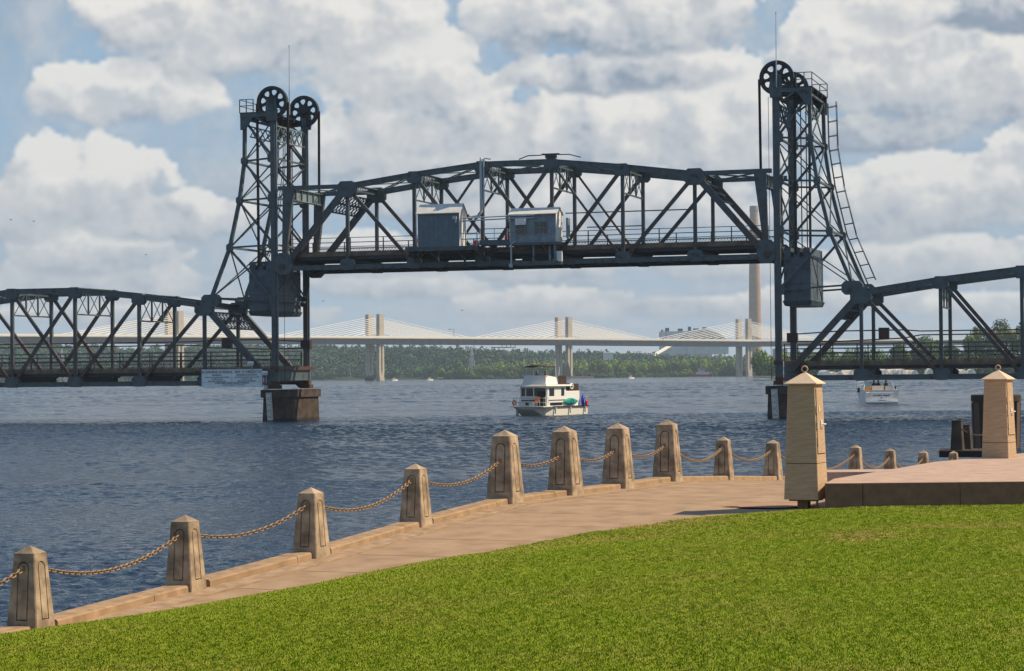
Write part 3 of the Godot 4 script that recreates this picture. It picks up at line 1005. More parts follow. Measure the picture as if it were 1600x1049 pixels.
# one truss span: bottom joints lo, top joints up (the same count; a null where there is none)
func truss_span(o: Node3D, lo: Array, up: Array, deck: float, diagonals: Array, lift: bool) -> void:
	var n := lo.size()
	var gap := Vector3(0, 0, -TRUSS_GAP)
	for side in 2:
		var off := gap * side
		for k in n - 1:
			member(o, "bottom_chord", lo[k] + off, lo[k + 1] + off, 0.42, 0.40, PAINT, PAINT)
			if k > 0 and k < n - 2:
				member(o, "top_chord", up[k] + off, up[k + 1] + off, 0.48, 0.46)
		member(o, "end_post", lo[0] + off, up[1] + off, 0.50, 0.46, worn(lo[0].y + 1.0, deck - 1.5), PAINT)
		member(o, "end_post", lo[n - 1] + off, up[n - 2] + off, 0.50, 0.46, worn(lo[0].y + 1.0, deck - 1.5), PAINT)
		for k in range(1, n - 1):
			member(o, "vertical", lo[k] + off, up[k] + off, 0.28, 0.28, worn(lo[k].y + (0.6 if side else 3.4), deck), PAINT if k % 2 else DULL)
		for d in diagonals:
			var thin: bool = d.size() > 2
			member(o, "diagonal", up[d[0]] + off + Vector3(0, -0.1, 0), lo[d[1]] + off, 0.17 if thin else 0.30, 0.22, PAINT.lerp(RUST, 0.25), worn(lo[d[1]].y + 0.4, lo[d[1]].y))
		for k in range(1, n - 1):
			plate(o, "gusset_plate", up[k] + off + Vector3(0, -0.22, 0), 1.25 if k > 1 and k < n - 2 else 1.7, 1.0 if k > 1 and k < n - 2 else 1.35, 0.56)
			if k % 2 == 1 or k == n - 2 or true:
				plate(o, "gusset_plate", lo[k] + off + Vector3(0, 0.22, 0), 1.3, 0.95, 0.50)
		plate(o, "gusset_plate", lo[0] + off + Vector3(0, 0.3, 0), 1.3, 1.6, 0.56)
		plate(o, "gusset_plate", lo[n - 1] + off + Vector3(0, 0.3, 0), 1.3, 1.6, 0.56)
	# across: struts, sway frames, lateral lacing
	for k in range(1, n - 1):
		var a: Vector3 = up[k] + Vector3(0, 0, -0.3)
		var b: Vector3 = up[k] + gap + Vector3(0, 0, 0.3)
		var g := Geo.new()
		g.col = PAINT
		laced(g, a, b, Vector3(0, 1, 0), 0.42, 0.42, 0.09, 0.05, true)
		g.bar(a + Vector3(0, 0.24, 0), b + Vector3(0, 0.24, 0), 0.5, 0.05, lin(0.45, 0.52, 0.55), lin(0.45, 0.52, 0.55), Vector3(0, 1, 0))
		part(o, "top_strut", g, M.steel)
		if k > 1 and k < n - 2:
			var dy := Vector3(0, -2.15, 0)
			var s := Geo.new()
			s.bar(a + dy, b + dy, 0.13, 0.10, PAINT, PAINT)
			for t in [0.335, 0.665]:
				s.bar(a.lerp(b, t) + dy, a.lerp(b, t), 0.13, 0.13, DULL, PAINT, Vector3(1, 0, 0))
			for t in 3:
				var p := a.lerp(b, [0.0, 0.335, 0.665][t])
				var q := a.lerp(b, [0.335, 0.665, 1.0][t])
				s.bar(p, q + dy, 0.07, 0.05, PAINT, PAINT, Vector3(1, 0, 0))
				s.bar(q, p + dy, 0.07, 0.05, PAINT, PAINT, Vector3(1, 0, 0))
			part(o, "sway_frame", s, M.steel)
	for k in range(1, n - 2):
		for q in 2:
			var a: Vector3 = up[k] + gap * q + Vector3(0, 0.05 - 0.09 * q, 0)
			var b: Vector3 = up[k + 1] + gap * (1 - q) + Vector3(0, 0.05 - 0.09 * q, 0)
			var g := Geo.new()
			g.col = PAINT
			var u := (b - a).normalized()
			laced(g, a, b, u.cross(Vector3.UP), 0.34, 0.4, 0.07, 0.05)
			part(o, "lateral_brace", g, M.steel)
	for e in [[1, 0], [n - 2, n - 1]]:
		# portal in the plane of the end posts
		var top: Vector3 = up[e[0]]
		var down: Vector3 = ((lo[e[1]] as Vector3) - top).normalized()
		var g := Geo.new()
		g.col = DARK  # shadow on the portal is put into its colour, darker than the paint
		var a: Vector3 = top + down * 1.3 + Vector3(0, 0, -0.25)
		laced(g, a, a + gap + Vector3(0, 0, 0.5), down, 0.95, 0.75, 0.13, 0.08, true)
		laced(g, a + down * 1.0, a + down * 1.0 + gap + Vector3(0, 0, 0.5), down, 0.95, 0.75, 0.13, 0.08, true)
		part(o, "portal_frame", g, M.steel)
	# floor
	for k in n:
		var g := Geo.new()
		g.bar(Vector3(lo[k].x, deck - 0.70, -0.22), Vector3(lo[k].x, deck - 0.70, -TRUSS_GAP + 0.22), 0.34, 0.95, DARK, DARK, Vector3(0, 1, 0))
		part(o, "floor_beam", g, M.steel)
	for t in [0.55, 1.9, 3.3, 4.6, 5.9, 6.7]:
		var g := Geo.new()
		g.bar(Vector3(lo[0].x, deck - 0.38, -t), Vector3(lo[n - 1].x, deck - 0.38, -t), 0.28, 0.2, DARK, DARK)
		part(o, "stringer", g, M.steel)
	for k in n - 1:
		for q in 2:
			var g := Geo.new()
			g.bar(lo[k] + gap * q + Vector3(0, -0.02, 0), lo[k + 1] + gap * (1 - q) + Vector3(0, -0.02, 0), 0.16, 0.12 + q * 0.05, DARK, DARK)
			part(o, "bottom_brace", g, M.steel)
	var d := Geo.new()
	d.box(Vector3((lo[0].x + lo[n - 1].x) * 0.5, deck - 0.13, -TRUSS_GAP * 0.5), Vector3(lo[n - 1].x - lo[0].x + 0.5, 0.24, TRUSS_GAP - 0.9))
	part(o, "road_deck", d, M.deckconc)
	for q in 2:
		for k in n - 1:
			var g := Geo.new()
			g.box(Vector3((lo[k].x + lo[k + 1].x) * 0.5, deck + 0.0, -0.36 if q == 0 else -TRUSS_GAP + 0.36), Vector3(lo[k + 1].x - lo[k].x - 0.02, 0.38, 0.16))
			part(o, "deck_edge", g, M.deckedge)
	railing(o, lo[0].x, lo[n - 1].x, deck + 0.17, -0.36, [0.42, 0.8, 1.2] if lift else [0.35, 0.7, 1.05, 1.4], false, 3.05)
	railing(o, lo[0].x, lo[n - 1].x, deck + 0.17, -TRUSS_GAP + 0.4, [0.7, 1.2] if lift else [0.7, 1.05, 1.4], true, 3.05)

func sheave() -> ArrayMesh:
	var g := Geo.new()
	g.col = DARK
	var R := 1.42
	var th := 0.15
	# rim with a rope groove, hub
	for q in [-1.0, 1.0]:
		for k in 40:
			var a0 := TAU * k / 40.0
			var a1 := TAU * (k + 1) / 40.0
			var e0 := Vector3(cos(a0), sin(a0), 0)
			var e1 := Vector3(cos(a1), sin(a1), 0)
			var z := Vector3(0, 0, th * q)
			var z2 := Vector3(0, 0, (th + 0.06) * q)
			if q > 0:
				g.quad(e0 * 1.16 + z2, e0 * R + z2, e1 * R + z2, e1 * 1.16 + z2)
				g.quad(e0 * R + z2, e0 * R - z2, e1 * R - z2, e1 * R + z2)
				g.quad(e0 * 1.16 - z2, e0 * 1.16 + z2, e1 * 1.16 + z2, e1 * 1.16 - z2)
			else:
				g.quad(e0 * R + z2, e0 * 1.16 + z2, e1 * 1.16 + z2, e1 * R + z2)
	# eight web fields, each with an egg-shaped opening
	for w in 8:
		var m := TAU * (w + 0.5) / 8.0
		var inside := []
		var outside := []
		for k in 24:
			var f := TAU * k / 24.0
			var rad := 0.86 + 0.24 * cos(f)
			var tan := 0.225 * sin(f) * (1.0 + 0.42 * cos(f))
			inside.append(Vector2(rad * cos(m) - tan * sin(m), rad * sin(m) + tan * cos(m)))
			var ro := clampf(0.78 + 0.62 * cos(f), 0.34, 1.17)
			var ang := clampf(0.66 * sin(f), -PI / 8.0, PI / 8.0)
			outside.append(Vector2(cos(m + ang), sin(m + ang)) * ro)
		for k in 24:
			var j := (k + 1) % 24
			for q in [-0.05, 0.05]:
				var A := Vector3(inside[k].x, inside[k].y, q)
				var B := Vector3(outside[k].x, outside[k].y, q)
				var C := Vector3(outside[j].x, outside[j].y, q)
				var D := Vector3(inside[j].x, inside[j].y, q)
				if q > 0.0: g.quad(A, B, C, D)
				else: g.quad(D, C, B, A)
			g.quad(Vector3(inside[k].x, inside[k].y, -0.05), Vector3(inside[k].x, inside[k].y, 0.05), Vector3(inside[j].x, inside[j].y, 0.05), Vector3(inside[j].x, inside[j].y, -0.05))
	for q in [-1.0, 1.0]:
		for w in 8:
			var m := TAU * w / 8.0
			var e := Vector3(cos(m), sin(m), 0)
			g.bar(e * 0.3 + Vector3(0, 0, 0.09 * q), e * 1.18 + Vector3(0, 0, 0.09 * q), 0.10, 0.07, DARK, DARK)
	g.lathe([Vector2(0.0, -0.34), Vector2(0.24, -0.34), Vector2(0.26, -0.2), Vector2(0.42, -0.12), Vector2(0.42, 0.12), Vector2(0.26, 0.2), Vector2(0.24, 0.34), Vector2(0.0, 0.34)], 20)
	# the hub was turned about y; lay it along z
	var first := g.v.size() - 7 * 20 * 6
	for i in range(first, g.v.size()):
		g.v[i] = Vector3(g.v[i].x, -g.v[i].z, g.v[i].y)
		g.n[i] = Vector3(g.n[i].x, -g.n[i].z, g.n[i].y)
	return g.mesh()

func tower(out: float, s: float, label: String) -> Node3D:
	# out = +1: the slanting legs go towards larger x
	var o := thing("lift_tower", label, "bridge tower", on_bridge(s), TURN, "lift towers of the old bridge")
	var front := [26.7, 23.0, 19.5, 15.4, 10.55]
	var rear := [Vector2(2.68, 26.5), Vector2(2.74, 22.8), Vector2(3.24, 19.35), Vector2(4.2, 15.25), Vector2(6.0, 10.85)]
	var gap := Vector3(0, 0, -TRUSS_GAP)
	var F := []
	var R := []
	for k in 5:
		F.append(Vector3(0, front[k], 0))
		R.append(Vector3(rear[k].x * out, rear[k].y, 0))
	for side in 2:
		var off := gap * side
		var g := Geo.new()
		g.bar(Vector3(0, 2.9, 0) + off, Vector3(0, 27.2, 0) + off, 0.42, 0.46, PAINT.lerp(RUST, 0.35), PAINT, Vector3(0, 0, 1), -1.0, 6)
		part(o, "front_column", g, M.steel)
		var gr := Geo.new()
		gr.bar(Vector3(-0.28 * out, 3.4, 0.02) + off, Vector3(-0.28 * out, 26.4, 0.02) + off, 0.12, 0.16, lin(0.42, 0.47, 0.50), lin(0.42, 0.47, 0.50))  # paler than the column: the sunlit strip is painted into the colour
		part(o, "guide_rail", gr, M.steel)
		for k in 4:
			member(o, "rear_leg", R[k] + off, R[k + 1] + off, 0.28, 0.32)
			member(o, "brace", R[k] + off + Vector3(0, -0.15, 0), F[k + 1] + off, 0.19, 0.18, PAINT, PAINT.lerp(RUST, 0.15))
			member(o, "brace", F[k] + off + Vector3(0, -0.3, 0), R[k + 1] + off, 0.09, 0.1, DULL, DULL)
		for k in 5:
			member(o, "strut", F[k] + off, R[k] + off, 0.15 if k else 0.36, 0.2, PAINT, PAINT)
			if k:
				plate(o, "gusset_plate", F[k] + off + Vector3(0.2 * out, 0, 0), 0.6, 0.8, 0.40)
				plate(o, "gusset_plate", R[k] + off, 0.55, 0.65, 0.40) if k < 4 else plate(o, "gusset_plate", R[k] + off + Vector3(0, -0.25, 0), 1.7, 1.1, 0.6)
		# head: plate girder, bearing
		var h := Geo.new()
		h.col = PAINT
		var hx := Transform3D(Basis(), off + Vector3(0, 0, 0.34 if side == 0 else -0.34))
		h.prism(PackedVector2Array([Vector2(-0.45 * out, 26.2), Vector2(0.45 * out, 26.2), Vector2(0.55 * out, 27.05), Vector2(0.42 * out, 28.1), Vector2(-0.36 * out, 28.1), Vector2(-0.55 * out, 27.0)]), -0.1, 0.1, hx)
		h.prism(PackedVector2Array([Vector2(0.5 * out, 26.62), Vector2(2.95 * out, 26.55), Vector2(2.95 * out, 26.92), Vector2(0.5 * out, 26.96)]), -0.1, 0.1, hx)
		h.prism(PackedVector2Array([Vector2(1.75 * out, 26.6), Vector2(2.45 * out, 25.55), Vector2(2.94 * out, 25.5), Vector2(2.94 * out, 26.56)]), -0.08, 0.08, hx)
		h.bar(Vector3(0.5 * out, 25.9, 0.34 if side == 0 else -0.34) + off, Vector3(1.5 * out, 26.6, 0.34 if side == 0 else -0.34) + off, 0.14, 0.12, PAINT, PAINT)
		h.bar(Vector3(0, 27.1, 0.36 if side == 0 else -0.36) + off, Vector3(0, 28.05, 0.36 if side == 0 else -0.36) + off, 0.5, 0.34, PAINT, DARK)
		part(o, "head_girder", h, M.steel)
		var w := part(o, "sheave_wheel", wheel_mesh, M.steel)
		w.position = Vector3(0.05 * out, 27.85, 0) + off
		w.rotation.z = 0.2 + side * 0.3
		var sh := Geo.new()
		sh.box(off + Vector3(0, 2.98, 0), Vector3(0.9, 0.34, 0.9))
		sh.box(off + Vector3(0, 3.3, 0), Vector3(0.62, 0.4, 0.62))
		sh.col = RUST
		part(o, "column_shoe", sh, M.rivet_rust)
	# across: front face and rear face
	for k in 5:
		if k < 4:
			for q in 2:
				member(o, "cross_brace", F[k] + gap * q + Vector3(0, -0.3, 0.04), F[k + 1] + gap * (1 - q) + Vector3(0, 0.3, 0.04), 0.12, 0.10, DULL.lerp(PAINT, 0.5), PAINT)
				member(o, "cross_brace", R[k] + gap * q + Vector3(0.03 * q, 0, 0), R[k + 1] + gap * (1 - q) + Vector3(0.03 * q, 0, 0), 0.10, 0.08, PAINT, PAINT)
			member(o, "cross_strut", F[k + 1], F[k + 1] + gap, 0.16, 0.16)
		member(o, "cross_strut", R[k], R[k] + gap, 0.18, 0.16)
	var lg := Geo.new()
	lg.col = lin(0.46, 0.53, 0.56)  # sunlight on the girder is put into this paler colour
	laced(lg, Vector3(-0.05 * out, 25.2, -0.3), Vector3(-0.05 * out, 25.2, -TRUSS_GAP + 0.3), Vector3(0, 1, 0), 1.3, 1.1, 0.12, 0.10, true)
	laced(lg, Vector3(2.3 * out, 25.4, -0.3), Vector3(2.3 * out, 25.4, -TRUSS_GAP + 0.3), Vector3(0, 1, 0), 0.9, 1.0, 0.10, 0.08, true)
	part(o, "lattice_girder", lg, M.steel)
	# walkway at the head
	var pf := Geo.new()
	pf.col = DARK
	pf.box(Vector3(1.75 * out, 26.98, -TRUSS_GAP * 0.5), Vector3(2.5, 0.1, TRUSS_GAP + 0.9))
	for t in [0.1, 2.4, 4.8, 7.1]:
		pf.box(Vector3(1.5 * out, 26.72, -t), Vector3(3.0, 0.3, 0.14))
	part(o, "head_platform", pf, M.steel)
	for q in 2:
		var z := 0.42 - q * (TRUSS_GAP + 0.84)
		for x in [1.7, 2.35, 2.98]:
			var p := Geo.new()
			p.bar(Vector3(x * out, 27.0, z), Vector3(x * out, 28.15, z), 0.07, 0.07, DULL, DULL)
			part(o, "railing_post", p, M.steel)
		for y in [27.6, 28.15]:
			var p := Geo.new()
			p.bar(Vector3(1.7 * out, y, z), Vector3(2.98 * out, y, z), 0.06, 0.05, DULL, DULL)
			part(o, "handrail", p, M.steel)
	for y in [27.6, 28.15]:
		var p := Geo.new()
		p.bar(Vector3(2.98 * out, y, 0.4), Vector3(2.98 * out, y, -TRUSS_GAP - 0.4), 0.06, 0.05, DULL, DULL)
		part(o, "handrail", p, M.steel)
	# hanging pipes and a mast
	for x in [0.9, 1.35]:
		var p := Geo.new()
		p.col = RUST
		p.tube([Vector3(x * out, 26.6, -6.4), Vector3(x * out, 14.2, -6.4)], 0.05, 6)
		part(o, "standpipe", p, M.steel)
	var ms := Geo.new()
	var mp := Vector3(0.12 if out > 0.0 else 0.55, 27.0, 0.62 if out > 0.0 else -2.4)
	ms.tube([mp, mp + Vector3(0, 2.2, 0)], 0.055, 6)
	ms.tube([mp + Vector3(0, 2.2, 0), mp + Vector3(0.02, 6.0, 0)], 0.035, 6, 0.022)
	ms.tube([mp + Vector3(0.02, 6.0, 0), mp + Vector3(0.02, 6.12, 0)], 0.05, 6)
	part(o, "mast", ms, M.pipe)
	# caged ladder down the far slanting legs
	var dz := -TRUSS_GAP - 0.1
	for k in 4:
		var a := Vector3((rear[k].x + 0.34) * out, rear[k].y, dz)
		var b := Vector3((rear[k + 1].x + 0.34) * out, rear[k + 1].y, dz)
		if out < 0.0:
			a.x += 0.9
			b.x += 0.9
		var g := Geo.new()
		for q in [0.0, -0.45]:
			g.bar(a + Vector3(0, 0, q), b + Vector3(0, 0, q), 0.055, 0.05, DULL, DULL)
		var n := int((a - b).length() / 0.36)
		for i in n:
			var p := a.lerp(b, (i + 0.5) / n)
			g.bar(p, p + Vector3(0, 0, -0.45), 0.035, 0.035, DULL, DULL)
		var out_by := Vector3(0.75 * out, 0.12, 0)
		for q in [0.1, -0.22, -0.55]:
			g.bar(a + out_by + Vector3(-0.1 * out * absf(q + 0.22), 0, q), b.lerp(a, 0.12 if k == 3 else 0.0) + out_by + Vector3(0, 0, q), 0.04, 0.03, DULL, DULL)
		var m := int((a - b).length() / 1.15)
		for i in m:
			var p := a.lerp(b, (i + 0.3) / m)
			g.bar(p + Vector3(0, 0, 0.02), p + out_by + Vector3(0, 0, 0.1), 0.05, 0.05, DULL, DULL)
			g.bar(p + Vector3(0, 0, -0.47), p + out_by + Vector3(0, 0, -0.55), 0.05, 0.05, DULL, DULL)
			g.bar(p + out_by + Vector3(0, 0, 0.1), p + out_by + Vector3(0, 0, -0.55), 0.05, 0.05, DULL, DULL)
		part(o, "caged_ladder", g, M.steel)
	# end floor girder over the pier
	var eg := Geo.new()
	eg.bar(Vector3(0, 4.0, -0.25), Vector3(0, 4.0, -TRUSS_GAP + 0.25), 0.5, 0.95, PAINT, PAINT, Vector3(0, 1, 0))
	eg.bar(Vector3(-0.05 * out, 4.62, 0.3), Vector3(-0.05 * out, 4.62, -TRUSS_GAP - 0.8), 0.75, 0.34, RUST, RUST, Vector3(0, 1, 0))
	part(o, "end_girder", eg, M.steel)
	var bx := Geo.new()
	bx.col = RUST.lerp(DARK, 0.5)
	bx.box(Vector3(-0.1 * out, 6.75, -TRUSS_GAP + 0.3), Vector3(0.9, 0.8, 0.5))
	part(o, "junction_box", bx, M.steel)
	return o

var wheel_mesh: ArrayMesh

func counterweight(s: float, out: float, label: String) -> void:
	var o := thing("counterweight", label, "counterweight", on_bridge(s), TURN, "counterweights of the lift towers")
	var x0 := 0.36
	var x1 := 2.56
	var g := Geo.new()
	g.col = lin(0.34, 0.40, 0.44)
	var cx := (x0 + x1) * 0.5 * out
	g.box(Vector3(cx, 11.45, -TRUSS_GAP * 0.5), Vector3(x1 - x0, 3.6, TRUSS_GAP - 0.75))
	for q in [[-0.78, 0.55], [0.0, 0.5], [0.78, 0.55]]:
		g.box(Vector3(cx + q[0], 13.62, -TRUSS_GAP * 0.5), Vector3(q[1], 0.72, TRUSS_GAP - 0.75))
	part(o, "casing", g, M.steel)
	for y in [12.6, 11.05]:
		var sm := Geo.new()
		sm.col = DULL
		sm.box(Vector3(cx, y, -TRUSS_GAP * 0.5), Vector3(x1 - x0 + 0.03, 0.07, TRUSS_GAP - 0.72))
		part(o, "seam", sm, M.steel)
	var ft := Geo.new()
	ft.col = lin(0.29, 0.34, 0.37)
	var z0 := -0.4
	var z1 := -TRUSS_GAP + 0.4
	var p := []
	for y in [9.25, 9.66]:
		var e := 0.12 if y > 9.3 else -0.05
		var xa := minf((x0 - e) * out, (x1 + e) * out)
		var xb := maxf((x0 - e) * out, (x1 + e) * out)
		p.append_array([Vector3(xa, y, z0 + e), Vector3(xb, y, z0 + e), Vector3(xb, y, z1 - e), Vector3(xa, y, z1 - e)])
	ft.hexa(p)
	part(o, "foot", ft, M.steel)
	for q in [0.0, 0.5]:
		var b := Geo.new()
		b.bar(Vector3((x1 + 0.02) * out, 13.2, z0 - 0.6 - q * 5.4), Vector3((x1 + 0.02) * out, 9.8, z1 + 0.6 + q * 5.4), 0.05, 0.04, DARK, DARK)
		part(o, "brace_rod", b, M.steel)

func hoist(s: float, out: float, t: float, label: String) -> void:
	var o := thing("hoist_ropes", label, "cable", on_bridge(s), TURN, "hoist ropes over the sheaves")
	for q in 4:
		var z := -t + (q / 2 - 0.5) * 0.14
		var dx := (q % 2 - 0.5) * 0.11
		var g := Geo.new()
		g.tube([Vector3(-1.40 * out + dx, 27.8, z), Vector3(-1.36 * out + dx, 20.4, z)], 0.045, 5)
		part(o, "rope", g, M.cable)
		var h := Geo.new()
		h.tube([Vector3(1.50 * out + dx, 27.8, z), Vector3(1.46 * out + dx, 13.4, z)], 0.045, 5)
		part(o, "rope", h, M.cable)

func bridge_pier(s: float, label: String, gauge_side: float) -> void:
	var o := thing("bridge_pier", label, "bridge pier", on_bridge(s), TURN, "concrete piers of the old bridge")
	var mk := func(hw: float, hl: float, nose: float) -> PackedVector2Array:
		return PackedVector2Array([Vector2(-hw + nose, hl), Vector2(-hw, hl - nose), Vector2(-hw, -hl + nose), Vector2(-hw + nose, -hl), Vector2(hw - nose, -hl), Vector2(hw, -hl + nose), Vector2(hw, hl - nose), Vector2(hw - nose, hl)])
	var cz := -TRUSS_GAP * 0.5
	var body := Geo.new()
	var lo: PackedVector2Array = mk.call(0.98, TRUSS_GAP * 0.5 + 0.98, 0.3)
	var hi: PackedVector2Array = mk.call(0.88, TRUSS_GAP * 0.5 + 0.88, 0.3)
	for i in 8:
		var j := (i + 1) % 8
		for q in 5:
			var y0 := lerpf(-1.0, 2.06, q / 5.0)
			var y1 := lerpf(-1.0, 2.06, (q + 1) / 5.0)
			var a := lo[i].lerp(hi[i], q / 5.0)
			var b := lo[j].lerp(hi[j], q / 5.0)
			var a2 := lo[i].lerp(hi[i], (q + 1) / 5.0)
			var b2 := lo[j].lerp(hi[j], (q + 1) / 5.0)
			# the splash line leaves the foot dark and wet
			body.col = Color(0.42, 0.40, 0.40) if q < 2 else Color(0.88, 0.84, 0.80)
			body.quad(Vector3(b.x, y0, b.y + cz), Vector3(a.x, y0, a.y + cz), Vector3(a2.x, y1, a2.y + cz), Vector3(b2.x, y1, b2.y + cz))
	part(o, "shaft", body, M.pier)
	var cap := Geo.new()
	cap.prism(mk.call(1.04, TRUSS_GAP * 0.5 + 1.04, 0.22), -2.74, -2.06, Transform3D(Basis(Vector3(1, 0, 0), Vector3(0, 0, 1), Vector3(0, -1, 0)), Vector3(0, 0, cz)))
	part(o, "cap", cap, M.pier)
	if gauge_side != 0.0:
		var gb := single("water_gauge", "white gauge board with black ticks on the pier under the " + ("sign tower" if gauge_side < 0.0 else "ladder tower"), "gauge", BoxMesh.new(), M.gauge, on_bridge(s), TURN, "gauge boards on the piers")
		var g := Geo.new()
		var x := -0.12 if gauge_side < 0.0 else -0.22
		var zz := 0.96
		g.hexa([Vector3(x - 0.24, 0.05, zz - 0.02), Vector3(x + 0.3, 0.05, zz - 0.02), Vector3(x + 0.3, 0.05, zz - 0.07), Vector3(x - 0.24, 0.05, zz - 0.07), Vector3(x - 0.32, 2.5, zz + 0.13), Vector3(x + 0.2, 2.5, zz + 0.13), Vector3(x + 0.2, 2.5, zz + 0.08), Vector3(x - 0.32, 2.5, zz + 0.08)])
		gb.mesh = g.mesh()
		for k in 14:
			var y := 0.2 + k * 0.17
			var f := (y - 0.05) / 2.45
			var tk := Geo.new()
			var xr := lerpf(x + 0.3, x + 0.2, f)
			var zf := lerpf(zz - 0.02, zz + 0.13, f) + 0.004
			var len := 0.22 if k % 2 else 0.12
			tk.box(Vector3(xr - len * 0.5 - 0.02, y, zf), Vector3(len, 0.035, 0.008))
			part(gb, "tick", tk, M.ink)
			if k % 3 == 1:
				var t := TextMesh.new()
				t.text = str(24 - k)
				t.font = SystemFont.new()
				t.font.font_names = PackedStringArray(["Droid Sans"])
				t.font_size = 32
				t.pixel_size = 0.0075
				t.depth = 0.01
				var tm := part(gb, "numeral", t, M.ink)
				tm.position = Vector3(xr - 0.36, y + 0.02, zf + 0.004)

func word_mesh(txt: String, h: float) -> TextMesh:
	var t := TextMesh.new()
	t.text = txt
	t.font = SystemFont.new()
	t.font.font_names = PackedStringArray(["Droid Sans"])
	t.font.font_weight = 700
	t.font_size = 40
	t.pixel_size = h / 29.0
	t.depth = 0.012
	return t

func make_bridge() -> void:
	wheel_mesh = sheave()
	var mid := -TOWER_GAP * 0.5
	# lift span, raised
	var span := thing("lift_span", "raised steel truss span hanging between the two lift towers", "bridge span", on_bridge(mid), TURN)
	var lo := []
	var up := []
	var xs := [-21.3, -15.3, -9.18, -3.06, 3.06, 9.18, 15.3, 21.3]
	var ys := [20.3, 20.25, 21.05, 21.7, 21.7, 21.05, 20.25, 20.3]
	for k in 8:
		lo.append(Vector3(xs[k], 13.3, 0))
		up.append(Vector3(xs[k], ys[k], 0))
	truss_span(span, lo, up, 14.48, [[1, 2], [2, 3], [3, 4], [4, 3], [5, 4], [6, 5], [3, 2, 1], [4, 5, 1]], true)
	for e in [-1.0, 1.0]:
		for side in 2:
			var off := Vector3(0, 0, -TRUSS_GAP * side)
			member(span, "end_tie", Vector3(15.3 * e, 20.28, 0) + off, Vector3(21.7 * e, 20.3, 0) + off, 0.34, 0.44)
			member(span, "end_hanger", Vector3(20.75 * e, 20.2, 0) + off, Vector3(21.2 * e, 13.9, 0) + off, 1.0, 0.40, PAINT, PAINT.lerp(RUST, 0.5), 0.34)
			plate(span, "pin_plate", Vector3(21.2 * e, 13.7, 0) + off, 1.5, 1.9, 0.62)
			var pin := Geo.new()
			pin.col = RUST
			pin.tube([Vector3(21.3 * e, 13.45, 0.4) + off, Vector3(21.3 * e, 13.45, -0.4) + off], 0.26, 14)
			part(span, "pin", pin, M.steel)
		var lg := Geo.new()
		lg.col = lin(0.50, 0.56, 0.58)  # pale tone carries painted sunlight on the plate
		lg.box(Vector3(20.6 * e, 19.75, -TRUSS_GAP * 0.5), Vector3(0.12, 0.95, TRUSS_GAP - 0.6))
		lg.box(Vector3(20.6 * e, 20.24, -TRUSS_GAP * 0.5), Vector3(0.5, 0.06, TRUSS_GAP - 0.6))
		lg.box(Vector3(20.6 * e, 19.26, -TRUSS_GAP * 0.5), Vector3(0.5, 0.06, TRUSS_GAP - 0.6))
		for t in 5:
			lg.box(Vector3(20.6 * e, 19.75, -0.9 - t * 1.36), Vector3(0.4, 0.9, 0.05))
		part(span, "lifting_girder", lg, M.steel)
		var lb := Geo.new()
		lb.col = PAINT
		laced(lb, Vector3(15.6 * e, 20.3, -0.3), Vector3(20.5 * e, 20.3, -TRUSS_GAP + 0.3), Vector3(1, 0, e), 0.34, 0.4)
		laced(lb, Vector3(20.5 * e, 20.22, -0.3), Vector3(15.6 * e, 20.22, -TRUSS_GAP + 0.3), Vector3(1, 0, -e), 0.34, 0.4)
		part(span, "lateral_brace", lb, M.steel)
	for y in [17.35, 16.6]:
		var c := Geo.new()
		c.col = DULL
		c.tube([Vector3(4.2, y, -0.1 if y > 17.0 else -TRUSS_GAP + 0.1), Vector3(15.3 if y > 17.0 else 9.2, y, -0.1 if y > 17.0 else -TRUSS_GAP + 0.1)], 0.055, 6)
		part(span, "conduit", c, M.steel)
	# drive gear cover on the top chord
	var gear := Geo.new()
	gear.col = DULL
	gear.box(Vector3(3.0, 22.35, -0.05), Vector3(1.5, 0.1, 0.6))
	gear.box(Vector3(3.0, 22.18, -0.05), Vector3(0.9, 0.3, 0.5))
	gear.tube([Vector3(0.2, 22.02, 0), Vector3(1.0, 22.3, 0), Vector3(2.2, 22.3, 0)], 0.05, 6)
	gear.tube([Vector3(5.6, 22.0, 0), Vector3(4.6, 22.28, 0), Vector3(3.6, 22.3, 0)], 0.05, 6)
	part(span, "gear_cover", gear, M.steel)
	make_sheds(mid)
	# fixed spans
	for out in [-1.0, 1.0]:
		var s0 := 0.0 if out > 0.0 else -TOWER_GAP
		var f := thing("fixed_span", "low steel truss span carrying the white schedule sign" if out < 0.0 else "low steel truss span passing behind the two stone cabinets", "bridge span", on_bridge(s0), TURN, "fixed spans of the old bridge")
		var l2 := []
		var u2 := []
		var hs := [10.4, 10.2, 11.1, 11.8, 11.8, 11.1, 10.2, 10.4]
		for k in 8:
			var i := k if out > 0.0 else 7 - k
			l2.append(Vector3((0.35 + 6.33 * i) * out, 3.36, 0))
			u2.append(Vector3((0.35 + 6.33 * i) * out, hs[k], 0))
		truss_span(f, l2, u2, 4.55, [[1, 2], [2, 3], [3, 4], [4, 3], [5, 4], [6, 5]], false)
		for q in 2:
			var c := Geo.new()
			c.col = RUST
			var y := 7.15 - q * 0.32
			var xe: float = 9.2 * out
			c.tube([Vector3(44.0 * out, y, -TRUSS_GAP + 0.3), Vector3(xe + 1.4 * out, y, -TRUSS_GAP + 0.3), Vector3(xe, y + (0.12 if q == 0 else -0.25), -TRUSS_GAP + 0.3), Vector3(xe - 5.4 * out, y + (0.1 if q == 0 else -0.45), -TRUSS_GAP + 0.3), Vector3(0.4 * out, y - (0.1 if q == 0 else 0.4), -TRUSS_GAP + 0.3)], 0.06, 6)
			part(f, "conduit", c, M.steel)
		var jb := Geo.new()
		jb.col = RUST.lerp(DARK, 0.5)
